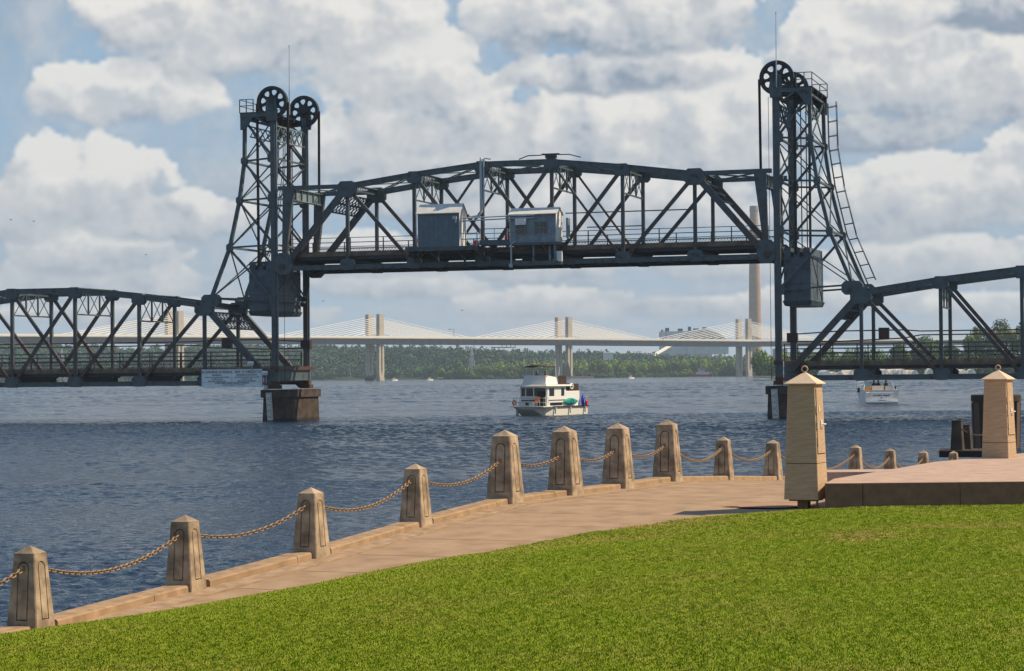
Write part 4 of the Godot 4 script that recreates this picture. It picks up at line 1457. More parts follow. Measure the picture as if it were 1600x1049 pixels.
		jb.box(Vector3(7.6 * out, 7.0, -TRUSS_GAP + 0.4), Vector3(0.85, 0.95, 0.5))
		part(f, "junction_box", jb, M.steel)
		tower(out, s0, "steel lift tower whose foot stands beside the white schedule sign" if out < 0.0 else "steel lift tower with a caged ladder down its outer slanting leg")
		counterweight(s0, out, "blue grey counterweight box inside the tower beside the schedule sign" if out < 0.0 else "grey counterweight box with a sunlit end and crossed rods")
		for t in [0.0, TRUSS_GAP]:
			hoist(s0, out, t, "hoist ropes on the %s sheave of the tower %s" % ["front" if t == 0.0 else "rear", "beside the schedule sign" if out < 0.0 else "with the caged ladder"])
		var gc := Geo.new()
		gc.tube([Vector3(-0.75 * out, 26.4, -0.4), Vector3(-0.75 * out, 3.2, -0.4)], 0.022, 5)
		single("guide_cable", "thin plumb cable hanging beside the %s" % ["tower next to the schedule sign" if out < 0.0 else "tower with the caged ladder"], "cable", gc, M.cable, on_bridge(s0), TURN, "thin guide cables")
		bridge_pier(s0, "concrete bridge pier below the tower beside the schedule sign" if out < 0.0 else "concrete bridge pier half hidden by the front stone cabinet", out)
		bridge_pier(s0 + 45.0 * out, "concrete bridge pier at the outer end of the span with the sign" if out < 0.0 else "concrete bridge pier at the outer end of the span behind the cabinets", 0.0)
	# schedule sign
	var sg := Geo.new()
	sg.box(Vector3(0, 0, 0), Vector3(5.75, 1.58, 0.06))
	var sign := single("schedule_sign", "wide pale blue board listing the bridge opening schedule", "sign", sg, M.sign, on_bridge(-48.25, 3.785, -0.42), TURN)
	var fr := Geo.new()
	for y in [-0.78, 0.78]:
		fr.box(Vector3(0, y, 0.012), Vector3(5.8, 0.04, 0.09))
	fr.box(Vector3(-2.88, 0, 0.012), Vector3(0.04, 1.56, 0.085))
	fr.box(Vector3(2.88, 0, 0.012), Vector3(0.04, 1.56, 0.085))
	part(sign, "frame", fr, M.pipe)
	for q in [["BRIDGE OPENING SCHEDULE - MAY 15 THRU OCTOBER 15", 0.0, 0.56, 0.19], ["WEEKDAYS", -1.45, 0.28, 0.13], ["WEEKENDS & HOLIDAYS", 1.4, 0.28, 0.13],
			["8 AM TO 10 PM ON THE HALF HOUR", -1.4, 0.08, 0.1], ["ON THE HALF HOUR 8 AM TO 10 PM", 1.4, 0.08, 0.1], ["10 PM TO 8 AM", -1.4, -0.08, 0.1], ["10 PM TO 8 AM", 1.4, -0.08, 0.1],
			["WITH TWO HOURS NOTICE", -1.4, -0.25, 0.1], ["WITH TWO HOURS NOTICE", 1.4, -0.25, 0.1], ["OTHER TIMES SIGNAL BRIDGE OPERATOR", 0.0, -0.43, 0.12], ["24 HOUR NOTICE OCT 16 TO MAY 14", 0.2, -0.6, 0.09]]:
		var w := part(sign, "lettering", word_mesh(q[0], q[3]), M.ink)
		w.position = Vector3(q[1], q[2], 0.036)
	for q in [[0.0, 0.43, 5.6, 0.015], [0.0, -0.34, 5.6, 0.015]]:
		var lg := Geo.new()
		lg.box(Vector3(q[0], q[1], 0.034), Vector3(q[2], q[3], 0.006))
		part(sign, "rule", lg, M.ink)
	var vr := Geo.new()
	vr.box(Vector3(0, 0.05, 0.034), Vector3(0.015, 0.72, 0.006))
	part(sign, "rule", vr, M.ink)
	for q in [[0.45, "slim white pole with a red lamp on the pier behind the front cabinet"], [-45.1, "slim white pole with a red lamp on the pier by the sign"]]:
		var o := thing("navigation_light", q[1], "navigation light", on_bridge(q[0], 2.74, -0.75), TURN, "navigation lights on the piers")
		var g := Geo.new()
		g.tube([Vector3.ZERO, Vector3(0, 2.0 if q[0] > 0.0 else 1.1, 0)], 0.035, 6)
		part(o, "pole", g, M.white)
		var l := Geo.new()
		l.lathe([Vector2(0, 0.42), Vector2(0.1, 0.44), Vector2(0.1, 0.62), Vector2(0, 0.7)], 10)
		part(o, "lamp", l, M.red)
		var b := Geo.new()
		b.box(Vector3(0.2, 0.2, 0), Vector3(0.28, 0.4, 0.28))
		part(o, "battery_box", b, M.pipe)
	# floodlights and a horn over the sign
	for q in [[-46.4, 5.05, -0.5], [-45.0, 4.2, -0.7]]:
		var o := thing("floodlight", "small white floodlight on the rail above the sign" if q[0] < -46.0 else "small white floodlight on the tower foot by the sign", "floodlight", on_bridge(q[0], q[1], q[2]), TURN)
		var g := Geo.new()
		g.box(Vector3(0, 0, 0.1), Vector3(0.5, 0.26, 0.3), Basis(Vector3.RIGHT, 0.5))
		part(o, "lamp_head", g, M.white)
		var b := Geo.new()
		b.tube([Vector3(0.1, -0.9, 0), Vector3(0.1, -0.05, 0)], 0.04, 6)
		part(o, "bracket", b, M.pipe)

func gable_hut(o: Node3D, x0: float, x1: float, y0: float, y1: float, z0: float, z1: float, rise: float, wall: Material, end: Material, ribs: float) -> void:
	# z0 is the wall towards the viewer; the ridge runs along x
	var g := Geo.new()
	g.box(Vector3((x0 + x1) * 0.5, (y0 + y1) * 0.5, (z0 + z1) * 0.5), Vector3(x1 - x0, y1 - y0, z0 - z1))
	part(o, "wall", g, wall)
	var n := int((x1 - x0) / ribs)
	for k in n + 1:
		var r := Geo.new()
		r.box(Vector3(lerpf(x0 + 0.03, x1 - 0.03, float(k) / n), (y0 + y1) * 0.5, z0 + 0.008), Vector3(0.035, y1 - y0 - 0.02, 0.02))
		part(o, "seam", r, wall)
	var zm := (z0 + z1) * 0.5
	for q in 2:
		var x := x1 + 0.02 if q else x0 - 0.02
		var e := Geo.new()
		e.box(Vector3(x, (y0 + y1) * 0.5, zm), Vector3(0.05, y1 - y0 - 0.01, z0 - z1 - 0.01))
		e.tri(Vector3(x + 0.025, y1 - 0.005, z0), Vector3(x + 0.025, y1 - 0.005, z1), Vector3(x + 0.025, y1 + rise, zm))
		e.tri(Vector3(x - 0.025, y1 - 0.005, z1), Vector3(x - 0.025, y1 - 0.005, z0), Vector3(x - 0.025, y1 + rise, zm))
		part(o, "gable_wall", e, end)  # end walls paler than the front: sunlight painted in by material
	var rf := Geo.new()
	for q in [1.0, -1.0]:
		var zo: float = zm + q * ((z0 - z1) * 0.5 + 0.16)
		var a := Vector3(x0 - 0.14, y1 - 0.06, zo)
		var b := Vector3(x1 + 0.14, y1 - 0.06, zo)
		var c := Vector3(x1 + 0.14, y1 + rise, zm)
		var d := Vector3(x0 - 0.14, y1 + rise, zm)
		var t := Vector3(0, 0.07, 0)
		if q > 0.0: rf.hexa([a, b, c, d, a + t, b + t, c + t, d + t])
		else: rf.hexa([b, a, d, c, b + t, a + t, d + t, c + t])
	part(o, "roof", rf, M.roof)

func window_in(o: Node3D, x: float, y: float, z: float, w: float, h: float, bars: int) -> void:
	var f := Geo.new()
	for q in [-1.0, 1.0]:
		f.box(Vector3(x + q * (w * 0.5 + 0.03), y, z), Vector3(0.06, h + 0.12, 0.06))
		f.box(Vector3(x, y + q * (h * 0.5 + 0.03), z), Vector3(w, 0.06, 0.055))
	for k in range(1, bars):
		f.box(Vector3(x - w * 0.5 + w * k / bars, y, z - 0.01), Vector3(0.03, h, 0.03))
	f.box(Vector3(x, y, z - 0.012), Vector3(w, 0.03, 0.03))
	var win := part(o, "window", f, M.house)
	var p := Geo.new()
	p.box(Vector3(x, y, z - 0.024), Vector3(w, h, 0.012))
	part(win, "pane", p, M.pane)

func make_sheds(mid: float) -> void:
	# x here is measured from the middle of the lift span, z towards the viewer
	var base := on_bridge(mid)
	var a := thing("machinery_shed", "blue grey metal shed with pale gable roof on a bracketed platform", "shed", base, TURN)
	gable_hut(a, -8.1, -4.46, 14.72, 17.52, 2.2, 0.34, 0.78, M.shed, M.cream, 0.45)
	var d := Geo.new()
	d.box(Vector3(-4.39, 15.75, 1.35), Vector3(0.05, 1.95, 0.8))
	part(a, "door", d, M.white)
	var pf := Geo.new()
	pf.col = PAINT
	pf.box(Vector3(-6.0, 14.62, 1.3), Vector3(6.4, 0.16, 2.3))
	pf.box(Vector3(-6.0, 14.5, 2.38), Vector3(6.4, 0.3, 0.1))
	for x in [-8.9, -7.0, -4.6, -2.9]:
		pf.prism(PackedVector2Array([Vector2(0.2, 13.5), Vector2(2.3, 14.35), Vector2(2.3, 14.53), Vector2(0.2, 14.53)]), -0.09, 0.09, Transform3D(Basis(Vector3(0, 0, 1), Vector3(0, 1, 0), Vector3(-1, 0, 0)), Vector3(x, 0, 0)))
	part(a, "platform", pf, M.steel)
	for y in [15.25, 15.75]:
		var h := Geo.new()
		h.tube([Vector3(-4.3, y, 2.3), Vector3(-2.85, y, 2.3)], 0.04, 6)
		part(a, "handrail", h, M.pipe)
	for x in [-4.25, -2.85]:
		var h := Geo.new()
		h.tube([Vector3(x, 14.7, 2.3), Vector3(x, 17.0 if x < -4.0 else 15.9, 2.3)], 0.05, 6)
		part(a, "railing_post", h, M.pipe)
	var lt := Geo.new()
	lt.box(Vector3(-4.8, 17.1, 2.32), Vector3(0.34, 0.28, 0.2))
	lt.box(Vector3(-4.72, 16.86, 2.3), Vector3(0.12, 0.34, 0.12))
	part(a, "wall_lamp", lt, M.pipe)
	var b := thing("operator_house", "grey operator's cabin with windows and pale roof above an open frame", "cabin", base, TURN)
	gable_hut(b, 0.05, 3.98, 14.86, 17.2, 2.25, 0.3, 0.52, M.house, M.cream, 0.65)
	window_in(b, 1.05, 15.95, 2.27, 1.0, 0.95, 2)
	window_in(b, 2.75, 16.05, 2.27, 1.1, 1.0, 3)
	var ac := Geo.new()
	ac.box(Vector3(1.05, 16.55, 2.45), Vector3(0.85, 0.5, 0.5))
	for k in 4:
		ac.box(Vector3(1.05, 16.4 + k * 0.1, 2.705), Vector3(0.7, 0.03, 0.02))
	part(b, "air_conditioner", ac, M.white)
	var dr := Geo.new()
	dr.box(Vector3(4.05, 15.85, 1.5), Vector3(0.06, 1.9, 0.75))
	part(b, "door", dr, M.white)
	var sd := Geo.new()
	sd.box(Vector3(4.75, 16.0, 1.15), Vector3(0.12, 1.7, 0.8))
	part(b, "side_panel", sd, M.house)
	var fr := Geo.new()
	fr.col = PAINT
	fr.box(Vector3(2.0, 13.16, 1.25), Vector3(4.2, 0.26, 2.2))
	fr.box(Vector3(2.0, 14.74, 1.25), Vector3(4.2, 0.22, 2.2))
	for x in [0.12, 2.05, 3.45, 3.9]:
		fr.bar(Vector3(x, 13.25, 2.2), Vector3(x, 14.66, 2.2), 0.14, 0.14, lin(0.42, 0.5, 0.55), lin(0.42, 0.5, 0.55))
	fr.bar(Vector3(0.1, 14.0, 2.18), Vector3(3.9, 14.0, 2.18), 0.06, 0.06, DULL, DULL)
	part(b, "frame", fr, M.steel)
	var en := Geo.new()
	en.box(Vector3(2.6, 13.62, 1.1), Vector3(1.6, 0.6, 1.0))
	en.tube([Vector3(0.8, 13.6, 1.2), Vector3(1.6, 13.6, 1.2)], 0.22, 10)
	part(b, "engine", en, M.dark)
	var mb := Geo.new()
	mb.box(Vector3(4.2, 13.65, 1.9), Vector3(0.45, 0.85, 0.3))
	part(b, "meter_box", mb, M.white)
	var pp := Geo.new()
	pp.tube([Vector3(0.15, 12.9, 2.35), Vector3(0.15, 14.75, 2.35), Vector3(0.5, 14.95, 2.35)], 0.07, 8)
	pp.box(Vector3(0.12, 12.95, 2.35), Vector3(0.26, 0.3, 0.26))
	part(b, "drain_pipe", pp, M.pipe)
	# gangway with pipe rail between the two huts
	var c := thing("gangway", "narrow gangway with pale pipe rail between shed and cabin", "walkway", base, TURN)
	var gd := Geo.new()
	gd.col = PAINT
	gd.box(Vector3(-1.45, 14.95, 1.2), Vector3(2.6, 0.42, 1.6))
	part(c, "deck", gd, M.steel)
	for y in [17.0, 16.78]:
		var g := Geo.new()
		g.tube([Vector3(-4.3, y, 2.36), Vector3(0.1, y + 0.1, 2.36), Vector3(2.2, y + 0.1, 2.42)], 0.055, 8)
		part(c, "pipe", g, M.pipe)
	var vp := Geo.new()
	vp.tube([Vector3(-3.0, 22.15, -0.05), Vector3(-3.05, 22.2, 0.3), Vector3(-3.07, 21.9, 0.36), Vector3(-3.07, 17.7, 0.36), Vector3(-3.25, 17.3, 0.4), Vector3(-4.2, 17.15, 0.6)], 0.12, 10)
	vp.tube([Vector3(-2.3, 22.15, 0.0), Vector3(-2.75, 22.2, 0.36), Vector3(-2.82, 21.9, 0.38), Vector3(-2.82, 18.0, 0.38)], 0.07, 8)
	part(c, "vertical_pipe", vp, M.pipe)
	for x in [-2.7, -1.45, -0.3]:
		var g := Geo.new()
		g.tube([Vector3(x, 15.16, 1.9), Vector3(x, 16.1, 1.9)], 0.035, 6)
		part(c, "railing_post", g, M.steel)
	var gr := Geo.new()
	gr.col = DULL
	gr.tube([Vector3(-2.8, 16.1, 1.9), Vector3(-0.2, 16.1, 1.9)], 0.035, 6)
	part(c, "handrail", gr, M.steel)
	for q in [[-3.25, 15.05, 1.2, "red fuel can on the shed platform by the open railing"], [-0.6, 15.52, 1.0, "red fuel can on the gangway beside the cabin wall"]]:
		var o := thing("fuel_can", q[3], "fuel can", on_bridge(mid + q[0], q[1] - 0.33, -q[2]), TURN)
		var g := Geo.new()
		g.lathe([Vector2(0, 0), Vector2(0.2, 0), Vector2(0.21, 0.05), Vector2(0.21, 0.42), Vector2(0.12, 0.52), Vector2(0, 0.52)], 12)
		part(o, "body", g, M.red)
		var sp := Geo.new()
		sp.tube([Vector3(0.05, 0.5, 0), Vector3(0.1, 0.58, 0), Vector3(0.22, 0.66, 0)], 0.025, 6)
		part(o, "spout", sp, M.dark)

# ---------------------------------------------------------------- chain fence and stone cabinets
func post_mesh() -> ArrayMesh:
	# one metre high; the sides lean in; every side has an arched groove
	var g := Geo.new()
	var H := 0.905
	var b0 := 0.205
	var b1 := 0.134
	var hw := 0.075
	var v0 := 0.165
	var vc := 0.752
	var outline := func(d: float) -> Array:
		var o := []
		for k in 5: o.append(Vector2(lerpf(-hw + d, hw - d, k / 4.0), v0 + d))
		for k in range(1, 9): o.append(Vector2(hw - d, lerpf(v0 + d, vc, k / 8.0)))
		for k in range(1, 12): o.append(Vector2(cos(PI * k / 12.0) * (hw - d), vc + sin(PI * k / 12.0) * (hw - d)))
		for k in range(0, 8): o.append(Vector2(-hw + d, lerpf(vc, v0 + d, k / 8.0)))
		return o
	var rings := [outline.call(0.0), outline.call(0.003), outline.call(0.014), outline.call(0.017)]
	var depth := [0.0, 0.016, 0.016, 0.0]
	var N: int = rings[0].size()
	var cham := 0.012
	for face in 4:
		var turn := Basis(Vector3.UP, face * PI / 2.0)
		var at := func(p: Vector2, dd: float) -> Vector3:
			return turn * Vector3(p.x, p.y, lerpf(b0, b1, p.y / H) - dd)
		var half := func(v: float) -> float: return lerpf(b0, b1, v / H) - cham
		# where the line from the middle through a point leaves the side
		var border := []
		var side_of := []
		var mid := Vector2(0, 0.48)
		for p in rings[0]:
			var d: Vector2 = (p - mid)
			var best := 1e9
			var s := 0
			var c := [(0.0 - mid.y) / d.y if d.y < -1e-6 else 1e9, 1e9, (H - mid.y) / d.y if d.y > 1e-6 else 1e9, 1e9]
			# slanting edges: x = +-(half(v))
			var k := (b1 - b0) / H
			if d.x > 1e-6 and d.x - k * d.y > 1e-9: c[1] = (b0 - cham + k * mid.y - mid.x) / (d.x - k * d.y)
			if d.x < -1e-6 and -d.x - k * d.y > 1e-9: c[3] = (b0 - cham + k * mid.y + mid.x) / (-d.x - k * d.y)
			for e in 4:
				if c[e] < best:
					best = c[e]
					s = e
			border.append(mid + d * best)
			side_of.append(s)
		var corner := [Vector2(b0 - cham, 0), Vector2(b1 - cham, H), Vector2(-b1 + cham, H), Vector2(-b0 + cham, 0)]
		for i in N:
			var j := (i + 1) % N
			g.quad(at.call(rings[0][i], 0), at.call(border[i], 0), at.call(border[j], 0), at.call(rings[0][j], 0))
			if side_of[i] != side_of[j]:
				g.tri(at.call(border[i], 0), at.call(corner[side_of[i]], 0), at.call(border[j], 0))
			for q in 3:
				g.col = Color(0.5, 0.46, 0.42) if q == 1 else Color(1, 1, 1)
				g.quad(at.call(rings[q][j], depth[q]), at.call(rings[q + 1][j], depth[q + 1]), at.call(rings[q + 1][i], depth[q + 1]), at.call(rings[q][i], depth[q]))
			g.col = Color(1, 1, 1)
			g.tri(at.call(rings[3][i], 0.0), at.call(rings[3][j], 0.0), at.call(mid, 0.0))
		# chamfered corner and cap slope
		var nx := Basis(Vector3.UP, (face + 1) * PI / 2.0)
		var A: Vector3 = turn * Vector3(b0 - cham, 0, b0)
		var B: Vector3 = nx * Vector3(-b0 + cham, 0, b0)
		var C: Vector3 = nx * Vector3(-b1 + cham, H, b1)
		var D: Vector3 = turn * Vector3(b1 - cham, H, b1)
		g.quad(A, B, C, D)
		g.col = Color(1.4, 1.38, 1.32)  # cap brighter than the sides: sunlight painted into its colour
		var E: Vector3 = turn * Vector3(-b1 + cham, H, b1)
		var tip := Vector3(0, 1.0, 0)
		var lip := Vector3(0, 0.012, 0)
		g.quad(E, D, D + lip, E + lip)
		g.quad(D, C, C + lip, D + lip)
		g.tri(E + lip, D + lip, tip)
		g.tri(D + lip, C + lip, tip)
		g.col = Color(1, 1, 1)
	return g.mesh()

func chain_between(a: Vector3, b: Vector3, label: String) -> void:
	var L := (b - a).length()
	var sag := 0.066 * L
	var at := func(t: float) -> Vector3: return a.lerp(b, t) - Vector3(0, sag * 4.0 * t * (1.0 - t), 0)
	var n := int(L * 1.012 / 0.068)
	var g := Geo.new()
	for k in n:
		var p: Vector3 = at.call((k + 0.5) / n)
		var u: Vector3 = ((at.call((k + 1.0) / n) as Vector3) - (at.call(float(k) / n) as Vector3)).normalized()
		var s := u.cross(Vector3.UP).normalized()
		var f := s.cross(u)
		var ax := (s + f * 0.9).normalized() if k % 2 == 0 else (s - f * 0.9).normalized()
		g.ring(p, ax, 0.022, 0.0088, 10, 5, 0.02, u)
	single("chain", label, "chain", g, M.chain, Vector3.ZERO, 0.0, "rusty chains between the bollards")

func make_waterfront() -> void:
	var mesh := post_mesh()
	var names := ["first", "second", "third", "fourth", "fifth", "sixth", "seventh", "eighth", "ninth", "tenth", "eleventh", "twelfth", "thirteenth", "fourteenth"]
	var eye := Geo.new()
	eye.ring(Vector3(0, 0, 0.02), Vector3(1, 0, 0), 0.026, 0.009, 12, 6)
	eye.box(Vector3(0, 0, -0.006), Vector3(0.06, 0.06, 0.02))
	var eye_mesh := eye.mesh()
	var feet := []
	for k in range(2, wall_line.size() - 1):
		var i := k - 2
		var p: Vector3 = wall_line[k]
		var d: Vector3 = (wall_line[mini(k + 1, wall_line.size() - 1)] - wall_line[k - 1])
		var turn := -atan2(d.x, d.z)
		var size := 1.27 if i >= 4 and i <= 7 else (0.95 if i >= 10 else 1.0)
		var where := "of the chain fence, counted from the lawn's lower corner"
		if i >= 10:
			where = "of the chain fence, beyond the platform between the two cabinets"
		var label := "%s %s concrete bollard %s" % [names[i], "tall" if size > 1.1 else "short", where]
		if i in [8, 9]:
			label = "%s short concrete bollard %s" % [names[i], "just after the four tall ones" if i == 8 else "standing just before the front stone cabinet"]
		var o := thing("bollard", label, "bollard", Vector3(p.x, p.y - 0.01, -p.z), turn, "concrete bollards of the chain fence")
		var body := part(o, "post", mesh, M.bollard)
		body.scale = Vector3.ONE * size
		body.rotation = Vector3(rng.randf_range(-0.008, 0.008), rng.randf_range(-0.03, 0.03), rng.randf_range(-0.008, 0.008))
		var ey: float = 0.755 if i < 10 else 0.70
		var out := lerpf(0.205, 0.134, ey / size / 0.905) * size
		for q in 2:
			var e := part(o, "eye_bolt", eye_mesh, M.chain)
			e.position = Vector3(0, ey, out * (1.0 if q == 0 else -1.0))
			e.rotation.y = PI * q
		feet.append([o.transform * Vector3(0, ey - 0.02, out + 0.035), o.transform * Vector3(0, ey - 0.02, -out - 0.035)])
	for i in feet.size() - 1:
		chain_between(feet[i][1], feet[i + 1][0], "rusty chain sagging between the %s and %s bollards of the fence" % [names[i], names[i + 1]])
	chain_between(feet[0][0] + Vector3(-1.35, -0.12, 3.5), feet[0][0], "rusty chain reaching the first bollard from the lower picture edge")
	cabinet(Vector3(4.72, 1.885, -35.9), -0.42, "tan board clad stone-shaped cabinet hovering on a stub at the platform's near corner", true)
	cabinet(Vector3(9.83, 1.885, -45.0), -0.52, "tan board clad cabinet at the back edge of the platform, farther from the lawn", false)
	# old mooring works beyond the platform
	var o := thing("mooring_pier", "dark brown round-cornered mooring pier behind the farther cabinet", "pier", Vector3(23.9, 0, -110), -0.35)
	var g := Geo.new()
	var pts := PackedVector2Array()
	for k in 12: pts.append(Vector2(cos(TAU * k / 12.0), sin(TAU * k / 12.0)))
	for k in 12:
		var a := pts[k]
		var b := pts[(k + 1) % 12]
		g.quad(Vector3(a.x * 1.02, -1, -a.y * 1.02), Vector3(b.x * 1.02, -1, -b.y * 1.02), Vector3(b.x * 1.14, 2.35, -b.y * 1.14), Vector3(a.x * 1.14, 2.35, -a.y * 1.14))
	part(o, "shaft", g, M.pier)
	var c := Geo.new()
	c.lathe([Vector2(1.14, 2.33), Vector2(1.23, 2.35), Vector2(1.23, 2.62), Vector2(1.19, 2.68), Vector2(0, 2.7)], 12)
	part(o, "cap", c, M.pier)
	var plank_m := plain(Color(0.38, 0.30, 0.245), 0.9)
	for k in 12:
		var pl := Geo.new()
		var d := Vector3(cos(TAU * (k + 0.5) / 12.0), 0, -sin(TAU * (k + 0.5) / 12.0))
		pl.bar(d * 1.06 + Vector3(0, -0.8, 0), d * 1.15 + Vector3(0, 2.3, 0), 0.4, 0.08, Color.WHITE, Color.WHITE, d)
		part(o, "plank", pl, plank_m)
	for q in [[16.98, 0.85, -85.0, 1.12, "blunt brown mooring block standing before the dark round pier"], [17.55, 0.85, -86.2, 0.92, "smaller brown mooring block tucked behind the blunt one"]]:
		var b := thing("mooring_block", q[4], "mooring post", Vector3(q[0], q[1], q[2]), -0.4, "brown mooring blocks by the pier")
		var m := Geo.new()
		var w: float = 0.23
		var t: float = 0.17
		var h: float = q[3]
		m.hexa([Vector3(-w, 0, w), Vector3(w, 0, w), Vector3(w, 0, -w), Vector3(-w, 0, -w), Vector3(-t, h, t), Vector3(t, h, t), Vector3(t, h, -t), Vector3(-t, h, -t)])
		part(b, "body", m, M.pier)
		var cp := Geo.new()
		cp.box(Vector3(0, h + 0.015, 0), Vector3(t * 2.1, 0.03, t * 2.1))
		part(b, "cap", cp, M.brown)
	var dk := thing("dock", "dark low floating dock at the foot of the mooring blocks", "dock", Vector3(17.6, 0.42, -85.5), -0.2)
	var fl := Geo.new()
	fl.box(Vector3(0, 0.3, 0), Vector3(2.4, 0.22, 2.6))
	part(dk, "float", fl, M.black)
	for k in 8:
		var p := Geo.new()
		p.box(Vector3(-1.05 + k * 0.3, 0.425, 0), Vector3(0.28, 0.03, 2.6))
		part(dk, "plank", p, M.brown)
	var rp := Geo.new()
	var line := []
	for k in 13:
		var t := k / 12.0
		line.append(Vector3(17.1, 1.66, -84.8).lerp(Vector3(20.3, 1.6, -93.0), t) - Vector3(0, 1.3 * t * (1.0 - t), 0))
	rp.tube(line, 0.03, 6)
	single("mooring_line", "slack dark mooring line from the blunt block towards the round pier", "rope", rp, M.cable)

func cabinet(at: Vector3, turn: float, label: String, stub: bool) -> void:
	var o := thing("cabinet", label, "cabinet", at, turn, "tan utility cabinets on the platform")
	var hb := 0.285
	var ht := 0.222
	var H := 1.86
	var half := func(y: float) -> float: return lerpf(hb, ht, y / H)
	var shell := func(g: Geo, y0: float, y1: float, inset: float) -> void:
		var a: float = half.call(y0) - inset
		var b: float = half.call(y1) - inset
		var c := 0.008
		for f in 4:
			var t := Basis(Vector3.UP, f * PI / 2.0)
			var n := Basis(Vector3.UP, (f + 1) * PI / 2.0)
			g.quad(t * Vector3(-a + c, y0, a), t * Vector3(a - c, y0, a), t * Vector3(b - c, y1, b), t * Vector3(-b + c, y1, b))
			g.quad(t * Vector3(a - c, y0, a), n * Vector3(-a + c, y0, a), n * Vector3(-b + c, y1, b), t * Vector3(b - c, y1, b))
			g.tri(t * Vector3(-b, y1, b), t * Vector3(b, y1, b), Vector3(0, y1, 0))
			g.tri(t * Vector3(a, y0, a), t * Vector3(-a, y0, a), Vector3(0, y0, 0))
	var pl := Geo.new()
	shell.call(pl, 0.0, 0.575, 0.0)
	part(o, "plinth", pl, M.wood)
	var gr := Geo.new()
	shell.call(gr, 0.56, 0.60, 0.012)
	part(o, "groove", gr, M.dark)
	var bd := Geo.new()
	shell.call(bd, 0.585, H, 0.0)
	part(o, "body", bd, M.wood)
	var rf := Geo.new()
	var e := 0.27
	for f in 4:
		var t := Basis(Vector3.UP, f * PI / 2.0)
		var n := Basis(Vector3.UP, (f + 1) * PI / 2.0)
		var A := t * Vector3(-e, H - 0.012, e)
		var B := t * Vector3(e, H - 0.012, e)
		var up := Vector3(0, 0.014, 0)
		rf.quad(A, B, B + up, A + up)
		rf.tri(A + up, B + up, Vector3(0, H + 0.19, 0))
		rf.tri(B, A, Vector3(0, H + 0.1, 0))
	part(o, "roof", rf, M.roofwood)
	var rg := Geo.new()
	rg.ring(Vector3(0, H + 0.232, 0), Vector3(0.35, 0, 0.94).normalized(), 0.046, 0.0115, 20, 7)
	rg.lathe([Vector2(0.03, H + 0.172), Vector2(0.026, H + 0.19), Vector2(0.012, H + 0.195)], 8)
	part(o, "lifting_ring", rg, M.tan)
	# door on the sunlit side
	var lean := Basis(Vector3(0, 0, 1), atan((hb - ht) / H))
	var side := func(y: float) -> float: return half.call(y)
	var d := Geo.new()
	var y0 := 0.74
	var y1 := 1.78
	d.hexa([Vector3(side.call(y0) - 0.004, y0, 0.205), Vector3(side.call(y0) + 0.01, y0, 0.205), Vector3(side.call(y0) + 0.01, y0, -0.2), Vector3(side.call(y0) - 0.004, y0, -0.2),
		Vector3(side.call(y1) - 0.004, y1, 0.165), Vector3(side.call(y1) + 0.01, y1, 0.165), Vector3(side.call(y1) + 0.01, y1, -0.16), Vector3(side.call(y1) - 0.004, y1, -0.16)])
	var door := part(o, "door", d, M.wood)
	var gap := Geo.new()
	gap.bar(Vector3(side.call(y0) + 0.002, y0, 0.212), Vector3(side.call(y1) + 0.002, y1, 0.172), 0.010, 0.012, Color.WHITE, Color.WHITE)
	gap.bar(Vector3(side.call(y0) + 0.002, y0 - 0.006, 0.21), Vector3(side.call(y0) + 0.002, y0 - 0.006, -0.2), 0.010, 0.012, Color.WHITE, Color.WHITE)
	part(o, "door_gap", gap, M.black)  # black strip paints the shadow along the door edge
	for y in [0.93, 1.19, 1.44]:
		var h := Geo.new()
		h.bar(Vector3(side.call(y) + 0.012, y - 0.06, 0.192), Vector3(side.call(y) + 0.009, y + 0.06, 0.188), 0.026, 0.05, Color.WHITE, Color.WHITE)
		part(door, "hinge", h, M.tan)
	var l := Geo.new()
	l.box(Vector3(side.call(1.2) + 0.016, 1.2, -0.02), Vector3(0.02, 0.13, 0.07), lean)
	l.tube([Vector3(side.call(1.2) + 0.015, 1.2, -0.03), Vector3(side.call(1.2) + 0.06, 1.2, -0.03), Vector3(side.call(1.2) + 0.062, 1.2, -0.11)], 0.013, 7)
	part(door, "latch", l, M.cream)
	var k := Geo.new()
	k.box(Vector3(side.call(1.45) + 0.012, 1.45, 0.06), Vector3(0.014, 0.1, 0.08), lean)
	part(door, "plate", k, M.roofwood)
	if stub:
		var s := Geo.new()
		s.box(Vector3(-0.02, -0.14, 0.06), Vector3(0.17, 0.28, 0.17))
		s.box(Vector3(0, -0.012, 0), Vector3(0.44, 0.03, 0.44))
		s.box(Vector3(0.24, -0.12, 0.2), Vector3(0.03, 0.24, 0.03))
		part(o, "stub", s, M.wall)

